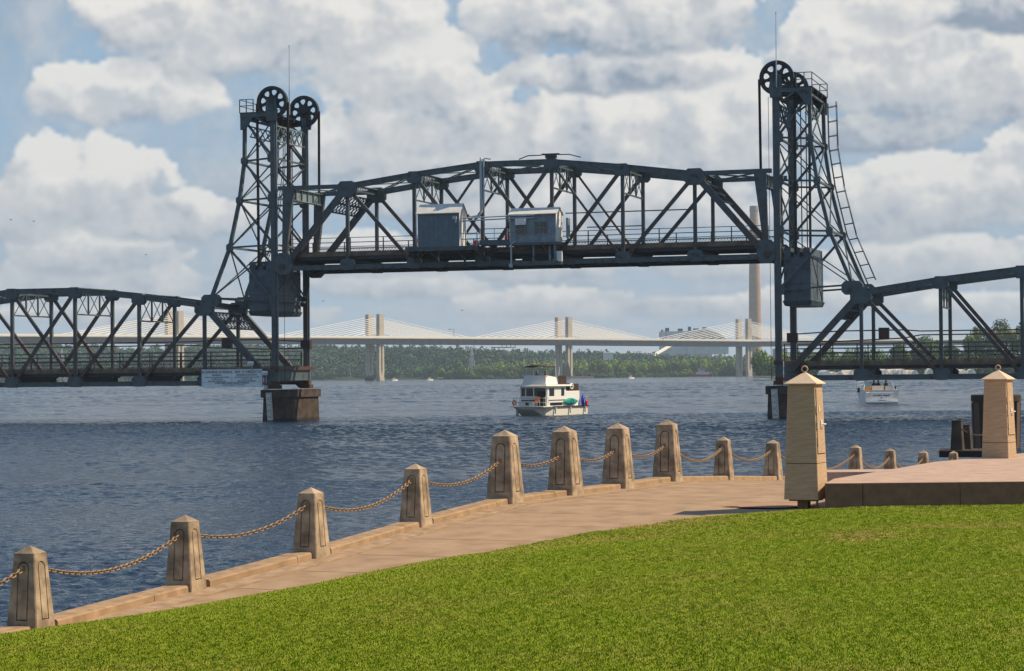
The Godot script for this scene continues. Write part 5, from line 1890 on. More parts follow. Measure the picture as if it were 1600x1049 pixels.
# ---------------------------------------------------------------- grass
func make_grass() -> void:
	var g := Geo.new()
	var r := RandomNumberGenerator.new()
	r.seed = 5
	for k in 20:
		var p := Vector3(r.randf_range(-0.05, 0.05), -0.004, r.randf_range(-0.05, 0.05))
		var h := r.randf_range(0.018, 0.032)
		var lean := Vector3(r.randfn() * 0.014, h, r.randfn() * 0.014)
		var a := r.randf() * TAU
		var s := Vector3(cos(a), 0, sin(a)) * r.randf_range(0.0026, 0.0042)
		var t := r.randf_range(0.92, 1.14)
		var dry := r.randf() < 0.05
		g.col = Color(1.5, 1.05, 1.6) * Color(t, t, t) if dry else Color(t, t, t)
		var n := (Vector3(sin(a) * 0.25, 1.0, -cos(a) * 0.25)).normalized()
		var m := p + lean * 0.55
		g.squad(p - s, p + s, m + s * 0.85, m - s * 0.85, n, n, n, n)
		g.squad(m - s * 0.85, m + s * 0.85, p + lean + s * 0.2, p + lean - s * 0.2, n, n, n, n)
	var f := FastNoiseLite.new()
	f.seed = 8
	f.frequency = 0.35
	f.fractal_octaves = 4
	var f2 := FastNoiseLite.new()
	f2.seed = 18
	f2.frequency = 2.2
	f2.fractal_octaves = 3
	var xf := []
	var cl := []
	var green := lin(0.595, 0.66, 0.175)
	var straw := lin(0.76, 0.67, 0.40)
	var bare := [[Vector2(4.6, 29.3), 0.42, 0.5], [Vector2(4.35, 28.6), 0.3, 0.3], [Vector2(1.6, 31.4), 0.7, 0.5], [Vector2(6.4, 30.5), 1.2, 0.5], [Vector2(0.2, 29.6), 0.5, 0.2], [Vector2(-1.9, 28.2), 1.0, 0.3], [Vector2(2.6, 33.6), 0.9, 0.35]]
	var z := 12.5
	while z < 35.33:
		var x0 := edge_x(z)
		var xa := maxf(x0, -0.27 * z - 2.5)
		var xb := minf(0.34 * z + 2.5, 15.8)
		var gap := 0.034 + 0.0009 * (z - 12.5)
		var x := xa
		while x < xb:
			var px := x + r.randf_range(-0.5, 0.5) * gap
			var pz := z + r.randf_range(-0.5, 0.5) * gap
			x += gap
			if px < edge_x(pz) - 0.02 + 0.14 * f2.get_noise_2d(pz * 0.9, px * 0.3):
				continue
			if pz > 35.34 and px > 4.9:
				continue
			var dry := clampf(0.04 + 0.5 * f.get_noise_2d(px, pz) + 0.28 * f2.get_noise_2d(px, pz), 0.0, 1.0) * 0.75
			dry += 0.35 * exp(-(px - edge_x(pz)) * 1.2)
			var thin := 0.0
			for q in bare:
				var v := Vector2((px - q[0].x) / q[1], (pz - q[0].y) / q[2])
				var e := exp(-v.length_squared()) * (0.7 + 0.8 * f2.get_noise_2d(px * 2.0, pz * 2.0))
				dry += e * 1.5
				thin += e
			if r.randf() < thin * 0.45:
				continue
			var s := r.randf_range(0.75, 1.2) * (1.0 - 0.35 * clampf(thin, 0.0, 1.0))
			var wide := s * (1.0 + (z - 12.5) * 0.028)
			if (px < edge_x(pz) + 0.12 and px < 2.8) or (pz > 35.1 and px > 5.3):
				s *= 1.35
			xf.append(Transform3D(Basis(Vector3.UP, r.randf() * TAU).scaled(Vector3(wide, s, wide)), Vector3(px, lawn_y(px, pz), -pz)))
			var t := r.randf_range(0.9, 1.1) * (1.0 + 0.12 * f2.get_noise_2d(px * 0.6 + 40.0, pz * 0.6))
			cl.append(green.lerp(straw, clampf(dry, 0.0, 0.95)) * Color(t, t, t))
		z += gap
	var mm := MultiMesh.new()
	mm.transform_format = MultiMesh.TRANSFORM_3D
	mm.use_colors = true
	mm.mesh = g.mesh()
	mm.instance_count = xf.size()
	for i in xf.size():
		mm.set_instance_transform(i, xf[i])
		mm.set_instance_color(i, cl[i])
	var m := StandardMaterial3D.new()
	m.vertex_color_use_as_albedo = true
	m.roughness = 0.6
	m.metallic_specular = 0.3
	m.backlight_enabled = true
	m.backlight = Color(0.55, 0.72, 0.18)
	var o := MultiMeshInstance3D.new()
	o.name = "grass"
	o.multimesh = mm
	o.material_override = m
	add_child(o)
	metas(o, "short mown green grass with dry patches beside the walk", "grass", "", "stuff")
	print("grass clumps ", xf.size())

# ---------------------------------------------------------------- the new cable-stayed crossing
var road := [Vector3(-560, 29.6, -1075), Vector3(-450, 29.6, -1180), Vector3(-329, 29.6, -1290), Vector3(-210, 29.6, -1405), Vector3(-90.4, 29.6, -1524), Vector3(42.2, 29.3, -1651), Vector3(187.5, 28.2, -1762), Vector3(340, 29.0, -1862), Vector3(520, 30.5, -1965)]

func make_crossing() -> void:
	var o := thing("cable_stayed_bridge", "pale concrete cable-stayed bridge crossing the river far behind the lift bridge", "bridge", Vector3.ZERO)
	for k in road.size() - 1:
		var a: Vector3 = road[k]
		var b: Vector3 = road[k + 1]
		var u := Vector3(b.x - a.x, 0, b.z - a.z).normalized()
		var s := u.cross(Vector3.UP)  # towards the viewer's side of the road
		var sec := func(p: Vector3, w: float, y: float) -> Vector3: return p + s * w + Vector3(0, y, 0)
		var gi := Geo.new()
		gi.hexa([sec.call(a, 2.0, -4.7), sec.call(b, 2.0, -4.7), sec.call(b, -13.0, -4.7), sec.call(a, -13.0, -4.7), sec.call(a, 3.2, -0.9), sec.call(b, 3.2, -0.9), sec.call(b, -14.2, -0.9), sec.call(a, -14.2, -0.9)])
		part(o, "girder", gi, M.deckconc)
		var dk := Geo.new()
		dk.hexa([sec.call(a, 4.4, -0.898), sec.call(b, 4.4, -0.898), sec.call(b, -15.4, -0.898), sec.call(a, -15.4, -0.898), sec.call(a, 4.4, -0.3), sec.call(b, 4.4, -0.3), sec.call(b, -15.4, -0.3), sec.call(a, -15.4, -0.3)])
		part(o, "deck", dk, M.paleconc)
		for w in [4.2, -15.2]:
			var pr := Geo.new()
			pr.hexa([sec.call(a, w + 0.15, -0.298), sec.call(b, w + 0.15, -0.298), sec.call(b, w - 0.25, -0.298), sec.call(a, w - 0.25, -0.298), sec.call(a, w, 0.85), sec.call(b, w, 0.85), sec.call(b, w - 0.2, 0.85), sec.call(a, w - 0.2, 0.85)])
			part(o, "parapet", pr, M.cream)
	for k in [3, 4, 5, 6]:
		var c: Vector3 = road[k]
		var t: Vector3 = (road[k + 1] - road[k - 1])
		t.y = 0
		t = t.normalized()
		var s := t.cross(Vector3.UP)
		var bs := Basis(t, Vector3.UP, -s)
		for q in 2:
			var foot := Vector3(c.x, 0, c.z) - s * (11.6 if q else 0.0) * (1.0 if q else 0.0)
			var g := Geo.new()
			var base := foot
			var hh := 45.6
			var mk := func(y0: float, y1: float, x0: float, x1: float, z0: float, z1: float, x2: float, x3: float) -> void:
				g.hexa([base + bs * Vector3(x0, y0, z0), base + bs * Vector3(x1, y0, z0), base + bs * Vector3(x1, y0, z1), base + bs * Vector3(x0, y0, z1), base + bs * Vector3(x2, y1, z0), base + bs * Vector3(x3, y1, z0), base + bs * Vector3(x3, y1, z1), base + bs * Vector3(x2, y1, z1)])
			mk.call(24.4, hh, -2.1, 2.1, 1.7, -1.7, -1.9, 1.9)
			mk.call(7.0, 24.42, -2.35, -0.75, 1.5, -1.5, -2.1, -0.7)
			mk.call(7.0, 24.42, 0.75, 2.35, 1.5, -1.5, 0.7, 2.1)
			mk.call(2.4, 7.02, -2.0, 0.1, 1.5, -1.5, -2.35, -0.75)
			mk.call(2.4, 7.02, -0.1, 2.0, 1.5, -1.5, 0.75, 2.35)
			mk.call(-2.0, 2.42, -2.3, 2.3, 1.8, -1.8, -2.0, 2.0)
			part(o, "pylon", g, M.paleconc)
			for n in 9:
				var y := 33.2 + n * 1.25
				for e in [-1.0, 1.0]:
					var an := Geo.new()
					an.box(base + bs * Vector3(2.15 * e, y, 0), Vector3(0.7, 0.6, 1.2), bs)
					part(o, "anchor", an, M.deckconc)
					var d := 18.0 + n * 8.2
					var st := Geo.new()
					st.tube([base + bs * Vector3(2.2 * e, y, 0), base + bs * Vector3(d * e, 30.0, 0)], 0.21, 5)
					part(o, "stay_cable", st, M.white)
	# lamp posts and a work platform slung under the deck
	for q in [[-41.0, 1571.0, "slim lamp post on the new bridge deck beside the mid span"], [118.0, 1702.0, "lamp post with a dark signal head on the deck near the power station"]]:
		var l := thing("lamp_post", q[2], "lamp post", Vector3(q[0], 29.0, -q[1]))
		var g := Geo.new()
		g.tube([Vector3(0, 0, 0), Vector3(0, 6.6, 0), Vector3(-3.0, 6.9, 0)], 0.16, 6)
		part(l, "pole", g, M.dark)
		var h := Geo.new()
		h.box(Vector3(-3.2, 6.6, 0), Vector3(1.1, 1.5 if q[0] > 0.0 else 0.4, 0.9))
		part(l, "lamp_head", h, M.dark)
	var wp := thing("work_platform", "dark maintenance platform slung under the middle of the new bridge", "work platform", Vector3(-6.0, 22.9, -1606.0), 0.77)
	var wg := Geo.new()
	wg.box(Vector3(0, 0, 0), Vector3(15, 0.5, 10))
	part(wp, "floor", wg, M.dark)
	for x in [-6.5, -2.2, 2.2, 6.5]:
		var g := Geo.new()
		g.bar(Vector3(x, 0.2, 5), Vector3(x, 2.6, 5), 0.3, 0.3)
		part(wp, "hanger", g, M.dark)

# ---------------------------------------------------------------- far bank: stack, power station, boats, trees
func tree(at: Vector3, h: float, r: float, sd: int, label: String, tone: Color) -> void:
	var o := thing("tree", label, "tree", at, 0.0, "leafy trees behind the marina")
	var g := RandomNumberGenerator.new()
	g.seed = sd
	var tk := Geo.new()
	tk.tube([Vector3(0, -0.5, 0), Vector3(0.1, h * 0.3, 0), Vector3(0, h * 0.6, 0.1), Vector3(0, h * 0.85, 0)], r * 0.085, 7, r * 0.02)
	var cl := [[Vector3(0, h * 0.56, 0), Vector3(r * 0.75, h * 0.34, r * 0.75)], [Vector3(0, h * 0.84, 0), Vector3(r * 0.45, h * 0.15, r * 0.45)]]
	for k in 11:
		var a := TAU * k / 11.0 + g.randf() * 0.5
		var y := h * g.randf_range(0.25, 0.78)
		var rr := r * g.randf_range(0.5, 0.78)
		var c := Vector3(cos(a) * rr, y, sin(a) * rr)
		cl.append([c, Vector3(1, 0.85, 1) * r * g.randf_range(0.26, 0.42)])
		tk.tube([Vector3(0, y * 0.7, 0), c * Vector3(0.5, 0.93, 0.5), c], r * 0.03, 5, r * 0.01)
	part(o, "trunk", tk, M.bark)
	part(o, "crown", leaf_cloud(sd, 2600, cl, 0.6, tone, 0.25), M.leaf)

func lattice_tower(at: Vector3, h: float, label: String) -> void:
	var o := thing("transmission_tower", label, "power pylon", at, 0.5, "power pylons on the far shore")
	var g := Geo.new()
	for q in [[-1, -1], [1, -1], [1, 1], [-1, 1]]:
		g.bar(Vector3(q[0] * 2.4, 0, q[1] * 2.4), Vector3(q[0] * 0.4, h, q[1] * 0.4), 0.28, 0.28)
	for k in 6:
		var y0 := h * k / 6.0
		var y1 := h * (k + 1) / 6.0
		var w0 := lerpf(2.4, 0.4, k / 6.0)
		var w1 := lerpf(2.4, 0.4, (k + 1) / 6.0)
		g.bar(Vector3(-w0, y0, w0), Vector3(w1, y1, w1), 0.16, 0.16)
		g.bar(Vector3(w0, y0, w0), Vector3(-w1, y1, w1), 0.16, 0.16)
	part(o, "mast", g, M.pipe)
	var a := Geo.new()
	for y in [0.78, 0.92]:
		a.bar(Vector3(-4, h * y, 0), Vector3(4, h * y, 0), 0.25, 0.25)
	part(o, "crossarm", a, M.pipe)

func make_far_bank() -> void:
	var st := thing("smokestack", "tall tapering tan concrete smokestack behind the tower with the ladder", "smokestack", Vector3(273.6, 0, -2500))
	for q in [[0.0, 90.0, 7.6, 6.6], [90.0, 103.0, 6.62, 6.5], [103.0, 183.0, 6.4, 4.6]]:
		var g := Geo.new()
		g.lathe([Vector2(q[2], q[0]), Vector2(q[3], q[1])], 24)
		part(st, "shaft", g, M.stack)
	for y in [78.0, 103.0, 140.0]:
		var b := Geo.new()
		var rr := lerpf(7.6, 4.6, y / 183.0) + 0.25
		b.lathe([Vector2(rr - 0.3, y), Vector2(rr, y + 0.3), Vector2(rr, y + 1.1), Vector2(rr - 0.3, y + 1.4)], 24)
		part(st, "band", b, M.stack)
	var cp := Geo.new()
	cp.lathe([Vector2(4.6, 183), Vector2(4.95, 183.5), Vector2(4.95, 186), Vector2(4.5, 190), Vector2(3.6, 190), Vector2(3.4, 186)], 24)
	part(st, "rim", cp, M.deckconc)
	# power station
	var ps := thing("power_station", "grey power station block with a cluttered roof behind the new bridge", "power station", Vector3(187, 0, -2400))
	var b := Geo.new()
	b.box(Vector3(0, 24.5, 0), Vector3(54, 46, 40))
	part(ps, "main_block", b, M.plant)
	var w := Geo.new()
	w.box(Vector3(-18.5, 12, 20.4), Vector3(17, 24, 1.0))
	part(ps, "white_wall", w, M.cream)
	for q in [[-20.0, 49.5, 4.0, 4.0], [-6.0, 49.0, 5.0, 3.0], [4.0, 50.0, 3.0, 5.0], [11.0, 49.0, 6.0, 3.0], [20.0, 49.6, 4.0, 4.2], [25.0, 48.6, 3.0, 2.2]]:
		var g := Geo.new()
		g.box(Vector3(q[0], q[1], 8), Vector3(q[2], q[3], 5))
		part(ps, "roof_unit", g, M.dark)
	var ch := Geo.new()
	ch.box(Vector3(2.0, 14.0, 20.6), Vector3(40, 5, 1.2))
	part(ps, "dark_gallery", ch, M.dark)
	for x in [-9.0, -4.5, 6.0, 12.0, 17.0, 22.5]:
		var g := Geo.new()
		g.bar(Vector3(x, 0, 21.2), Vector3(x, 18, 21.2), 0.8, 0.8)
		part(ps, "column", g, M.pipe)
	var dm := thing("storage_dome", "low arched pale storage roof with dark ribs beside the station", "storage hall", Vector3(195, 0, -2300))
	var ds := Geo.new()
	var prof := PackedVector2Array()
	for k in 13:
		var a := PI * k / 12.0
		prof.append(Vector2(cos(a) * 27.0, 30.0 + sin(a) * 17.0))
	prof.append(Vector2(-27, 22))
	prof.append(Vector2(27, 22))
	ds.prism(prof, -20, 20)
	part(dm, "vault", ds, M.plant)
	for k in 7:
		var g := Geo.new()
		var pts := []
		for i in 9:
			var a := PI * (0.08 + 0.84 * i / 8.0)
			pts.append(Vector3(cos(a) * (27.6 - k * 2.4), 30.0 + sin(a) * (17.2 - k * 2.3), 20.4 + k * 0.1))
		g.tube(pts, 0.45, 5)
		part(dm, "rib", g, M.cream if k % 2 == 0 else M.dark)
	var sl := Geo.new()
	sl.box(Vector3(-12, 33, 22), Vector3(6, 27, 3))
	part(dm, "silo", sl, M.cream)
	var cv := Geo.new()
	cv.bar(Vector3(141, 17, -2330), Vector3(170, 33, -2375), 3.2, 3.2)
	single("conveyor", "slanting pale coal conveyor rising towards the power station", "conveyor", cv, M.cream)
	for q in [[277.0, 0.0, -2300.0, 14.0, 27.0, "tan square building beside the foot of the smokestack"], [291.0, 0.0, -2290.0, 9.0, 22.0, "smaller brown building next to the tan one by the stack"]]:
		var o := thing("building", q[5], "building", Vector3(q[0], 0, q[2]))
		var g := Geo.new()
		g.box(Vector3(0, q[4] * 0.5, 0), Vector3(q[3], q[4], 12))
		part(o, "wall", g, M.stack)
		for k in 3:
			var p := Geo.new()
			p.box(Vector3(-q[3] * 0.3 + k * q[3] * 0.3, q[4] * 0.62, 6.02), Vector3(q[3] * 0.12, q[4] * 0.5, 0.1))
			part(o, "window", p, M.dark)
	lattice_tower(Vector3(-352, 0.5, -1738), 26, "thin lattice power pylon seen through the span with the sign")
	lattice_tower(Vector3(-31, 1, -1700), 24, "thin lattice power pylon rising from the low shore woods")
	for q in [[-103.0, 20.6, -1968.0, 5.0, "white house high on the wooded bluff beside the pylon"], [-86.0, 20.0, -1975.0, 2.8, "small white cottage on the wooded bluff"], [83.0, 20.0, -1925.0, 8.2, "long white flat building among the low shore trees"]]:
		var o := thing("far_house", q[4], "house", Vector3(q[0], q[1], q[2]))
		var g := Geo.new()
		g.box(Vector3(0, -2.0, 0), Vector3(q[3], 7.0, 5))
		part(o, "wall", g, M.white)
		var rf := Geo.new()
		rf.prism(PackedVector2Array([Vector2(-2.9, 1.4), Vector2(2.9, 1.4), Vector2(0, 2.6 if q[0] < 0.0 else 1.7)]), -q[3] * 0.52, q[3] * 0.52, Transform3D(Basis(Vector3.UP, PI / 2.0), Vector3.ZERO))
		part(o, "roof", rf, M.cream)
	# trees by the marina
	var tg := lin(0.32, 0.40, 0.16)
	tree(Vector3(177, 0.5, -952), 18.6, 8.0, 51, "rounded green tree behind the marina, standing apart beside the lamp", tg)
	tree(Vector3(167.5, 0.5, -960), 15.5, 5.2, 52, "small green tree at the start of the row behind the marina", tg)
	tree(Vector3(188.5, 0.5, -958), 15.0, 6.0, 53, "low bushy tree filling the gap in the row behind the marina", tg)
	tree(Vector3(199, 0.5, -950), 22.0, 7.6, 54, "tall tree at the near shoulder of the big clump behind the marina", lin(0.33, 0.41, 0.15))
	tree(Vector3(208.5, 0.5, -948), 25.2, 8.6, 55, "tallest tree in the clump behind the marina", lin(0.34, 0.41, 0.14))
	tree(Vector3(219, 0.5, -950), 24.0, 8.4, 56, "broad tree at the outer end of the clump behind the marina", tg)
	tree(Vector3(231, 0.5, -955), 23.0, 7.0, 57, "tree beyond the clump, farthest from the bridge tower", tg)
	tree(Vector3(183, 0.5, -940), 9.0, 4.4, 58, "low shrubby tree in front of the marina tree row", lin(0.35, 0.42, 0.18))
	tree(Vector3(194, 0.5, -938), 10.5, 4.6, 59, "low leafy tree at the foot of the tall clump", lin(0.31, 0.39, 0.16))
	tree(Vector3(206, 0.5, -936), 10.0, 5.0, 60, "wide low tree before the tallest tree of the clump", tg)
	var bank := Geo.new()
	bank.hexa([Vector3(117, -1, -930), Vector3(420, -1, -930), Vector3(420, -1, -1400), Vector3(150, -1, -1400), Vector3(119, 0.7, -934), Vector3(420, 0.7, -934), Vector3(420, 0.7, -1400), Vector3(152, 0.7, -1400)])
	structure("marina_shore", bank, plain(Color(0.27, 0.28, 0.17), 0.95))
	# moored cruisers under round tan covers
	var proto: Node3D = null
	var r := RandomNumberGenerator.new()
	r.seed = 12
	for k in 19:
		var x := 128.5 + k * 3.35 + r.randf_range(-0.4, 0.4)
		if k == 12 or k == 15:
			continue
		var at := Vector3(x, 0.0, -915.0 - r.randf_range(0.0, 7.0))
		if proto == null:
			proto = thing("moored_boat", "white moored boat under a round tan cover in the marina row", "boat", at, 0.2, "covered boats moored in the marina")
			var h := Geo.new()
			h.hexa([Vector3(-1.2, -0.3, 4), Vector3(1.2, -0.3, 4), Vector3(1.2, -0.3, -4), Vector3(-1.2, -0.3, -4), Vector3(-1.5, 1.5, 4.4), Vector3(1.5, 1.5, 4.4), Vector3(1.5, 1.5, -4), Vector3(-1.5, 1.5, -4)])
			part(proto, "hull", h, M.white)
			var c := Geo.new()
			var pr := PackedVector2Array()
			for i in 9:
				pr.append(Vector2(cos(PI * i / 8.0) * 1.75, 1.7 + sin(PI * i / 8.0) * 2.3))
			c.prism(pr, -4.2, 3.6)
			part(proto, "cover", c, M.cover)
			var p := Geo.new()
			p.box(Vector3(0, 1.75, 4.0), Vector3(2.2, 0.5, 0.3))
			part(proto, "windscreen", p, M.pane)
			var ml := Geo.new()
			ml.tube([Vector3(0.6, 1.5, 3.8), Vector3(0.6, 4.4, 3.8)], 0.07, 5)
			part(proto, "mast", ml, M.white)
		else:
			var c := copy_of(proto, "moored_boat", "white moored boat under a round tan cover in the marina row", at, 0.2 + r.randf_range(-0.3, 0.3), "covered boats moored in the marina")
			c.scale = Vector3.ONE * r.randf_range(0.82, 1.12)
	# construction craft at the new piers
	var tb := thing("towboat", "small red and white towboat at the shore by the new bridge pier", "towboat", Vector3(152.5, 0, -1788))
	tb.scale = Vector3.ONE * 1.25
	for q in [["hull", Vector3(0, 0.6, 0), Vector3(13, 1.6, 4), M.red], ["main_cabin", Vector3(0.5, 2.2, 0), Vector3(8.5, 1.8, 3.4), M.white], ["pilot_house", Vector3(-0.5, 4.2, 0), Vector3(4.0, 2.2, 2.8), M.white], ["roof", Vector3(-0.5, 5.4, 0), Vector3(4.6, 0.3, 3.2), M.red], ["deck_line", Vector3(0.5, 3.15, 0), Vector3(8.8, 0.2, 3.6), M.red]]:
		var g := Geo.new()
		g.box(q[1], q[2])
		part(tb, q[0], g, q[3])
	for x in [-1.6, -0.5, 0.6]:
		var g := Geo.new()
		g.box(Vector3(x, 4.4, 1.42), Vector3(0.7, 0.9, 0.06))
		part(tb, "window", g, M.pane)
	var mg := Geo.new()
	mg.tube([Vector3(-0.5, 5.4, 0), Vector3(-0.5, 8.2, 0)], 0.12, 6)
	part(tb, "mast", mg, M.white)
	for q in [[176.0, -1782.0, 22.0, 3.6, "dark flat work barge between towboat and new bridge pier", M.black], [-97.5, -1519.0, 6.5, 2.2, "dark small barge at the foot of the pylon seen beside the sign tower", M.dark], [52.0, -1640.0, 16.0, 1.6, "tan work barge at the pylon behind the houseboat", M.tan]]:
		var o := thing("barge", q[4], "barge", Vector3(q[0], 0, q[1]))
		var g := Geo.new()
		g.hexa([Vector3(-q[2] * 0.47, -0.5, 3), Vector3(q[2] * 0.47, -0.5, 3), Vector3(q[2] * 0.47, -0.5, -3), Vector3(-q[2] * 0.47, -0.5, -3), Vector3(-q[2] * 0.5, q[3], 3.3), Vector3(q[2] * 0.5, q[3], 3.3), Vector3(q[2] * 0.5, q[3], -3.3), Vector3(-q[2] * 0.5, q[3], -3.3)])
		part(o, "hull", g, q[5])
		for k in 4:
			var b2 := Geo.new()
			b2.box(Vector3(-q[2] * 0.3 + k * q[2] * 0.2, q[3] + 0.6, 0), Vector3(q[2] * 0.12, 1.2 + 0.6 * (k % 2), 2.0))
			part(o, "cargo", b2, M.dark if k % 2 else M.brown)
	var cr := thing("crane", "red crawler crane on the shore between the legs of the new bridge pier", "crane", Vector3(190, 0.4, -1800))
	cr.scale = Vector3.ONE * 1.2
	var cb := Geo.new()
	cb.box(Vector3(0, 2.4, 0), Vector3(8, 3.6, 4))
	part(cr, "cab", cb, M.red)
	var ct := Geo.new()
	ct.box(Vector3(0, 0.4, 0), Vector3(9, 0.9, 5))
	part(cr, "track", ct, M.black)
	var bo := Geo.new()
	bo.bar(Vector3(2, 3, 0), Vector3(9, 7, -1), 0.7, 0.7)
	part(cr, "boom", bo, M.red)
	var dr := thing("derrick", "dark tent-shaped derrick barge by the pylon behind the houseboat", "derrick", Vector3(40.5, 0, -1632))
	var dg := Geo.new()
	dg.prism(PackedVector2Array([Vector2(-3.2, 0), Vector2(3.2, 0), Vector2(0.6, 11.5), Vector2(-0.2, 11.5)]), -2.5, 2.5)
	part(dr, "frame", dg, plain(Color(0.50, 0.40, 0.26), 0.8))
	var db := Geo.new()
	db.box(Vector3(3, 0.6, 0), Vector3(14, 1.6, 6))
	part(dr, "hull", db, M.tan)
	var pw := thing("sheet_piling", "rusty red sheet piling along the shore beneath the bridge tower", "sheet piling", Vector3(203, 0, -1812))
	pw.scale = Vector3.ONE * 1.3
	for k in 26:
		var g := Geo.new()
		g.box(Vector3(k * 0.9, 1.3, 0.15 * (k % 2)), Vector3(0.84, 3.4, 0.4))
		part(pw, "pile", g, plain(Color(0.42, 0.23, 0.17), 0.85) if k % 2 else plain(Color(0.36, 0.21, 0.16), 0.85))
	for q in [[-76.5, -1440.0, "tiny white motorboat far out near the pylon foot"], [-54.0, -1450.0, "tiny white motorboat far out, alone off the wooded shore"], [75.0, -1410.0, "small white boat far out beyond the houseboat"]]:
		var o := thing("motorboat", q[2], "motorboat", Vector3(q[0], 0, q[1]), 0.6)
		var g := Geo.new()
		g.hexa([Vector3(-2, -0.2, 0.8), Vector3(2, -0.2, 0.8), Vector3(2, -0.2, -0.8), Vector3(-2, -0.2, -0.8), Vector3(-2.3, 0.9, 1.0), Vector3(2.7, 0.9, 0.4), Vector3(2.7, 0.9, -0.4), Vector3(-2.3, 0.9, -1.0)])
		part(o, "hull", g, M.white)
		var c := Geo.new()
		c.box(Vector3(-0.2, 1.4, 0), Vector3(1.6, 1.0, 1.3))
		part(o, "canopy", c, M.tan)
	# gulls
	for q in [[-56.3, 21.8, -250.0, "first bird of the pair by the picture edge, above the sign span"], [-53.7, 21.6, -250.0, "bird flying close behind the lowest-edge bird, second of the pair"], [-41.1, 17.7, -250.0, "bird over the span with the schedule sign"], [-21.2, 12.3, -250.0, "bird beside the sign tower, under the lift span"], [-5.6, 11.1, -250.0, "bird in the clear sky above the middle of the new bridge"]]:
		var o := thing("bird", q[3], "bird", Vector3(q[0], q[1], q[2]), 0.7, "birds in flight")
		o.scale = Vector3.ONE * 0.7
		var g := Geo.new()
		g.tube([Vector3(-0.17, 0, 0), Vector3(-0.08, 0.01, 0), Vector3(0.1, 0.015, 0), Vector3(0.2, 0.03, 0)], 0.045, 6, 0.02)
		part(o, "body", g, M.dark)
		for e in [-1.0, 1.0]:
			var w2 := Geo.new()
			w2.hexa([Vector3(-0.08, 0.02, 0.02 * e), Vector3(0.08, 0.02, 0.02 * e), Vector3(0.02, 0.10, 0.36 * e), Vector3(-0.06, 0.10, 0.36 * e), Vector3(-0.08, 0.035, 0.02 * e), Vector3(0.08, 0.035, 0.02 * e), Vector3(0.02, 0.11, 0.36 * e), Vector3(-0.06, 0.11, 0.36 * e)])
			part(o, "wing", w2, M.dark)

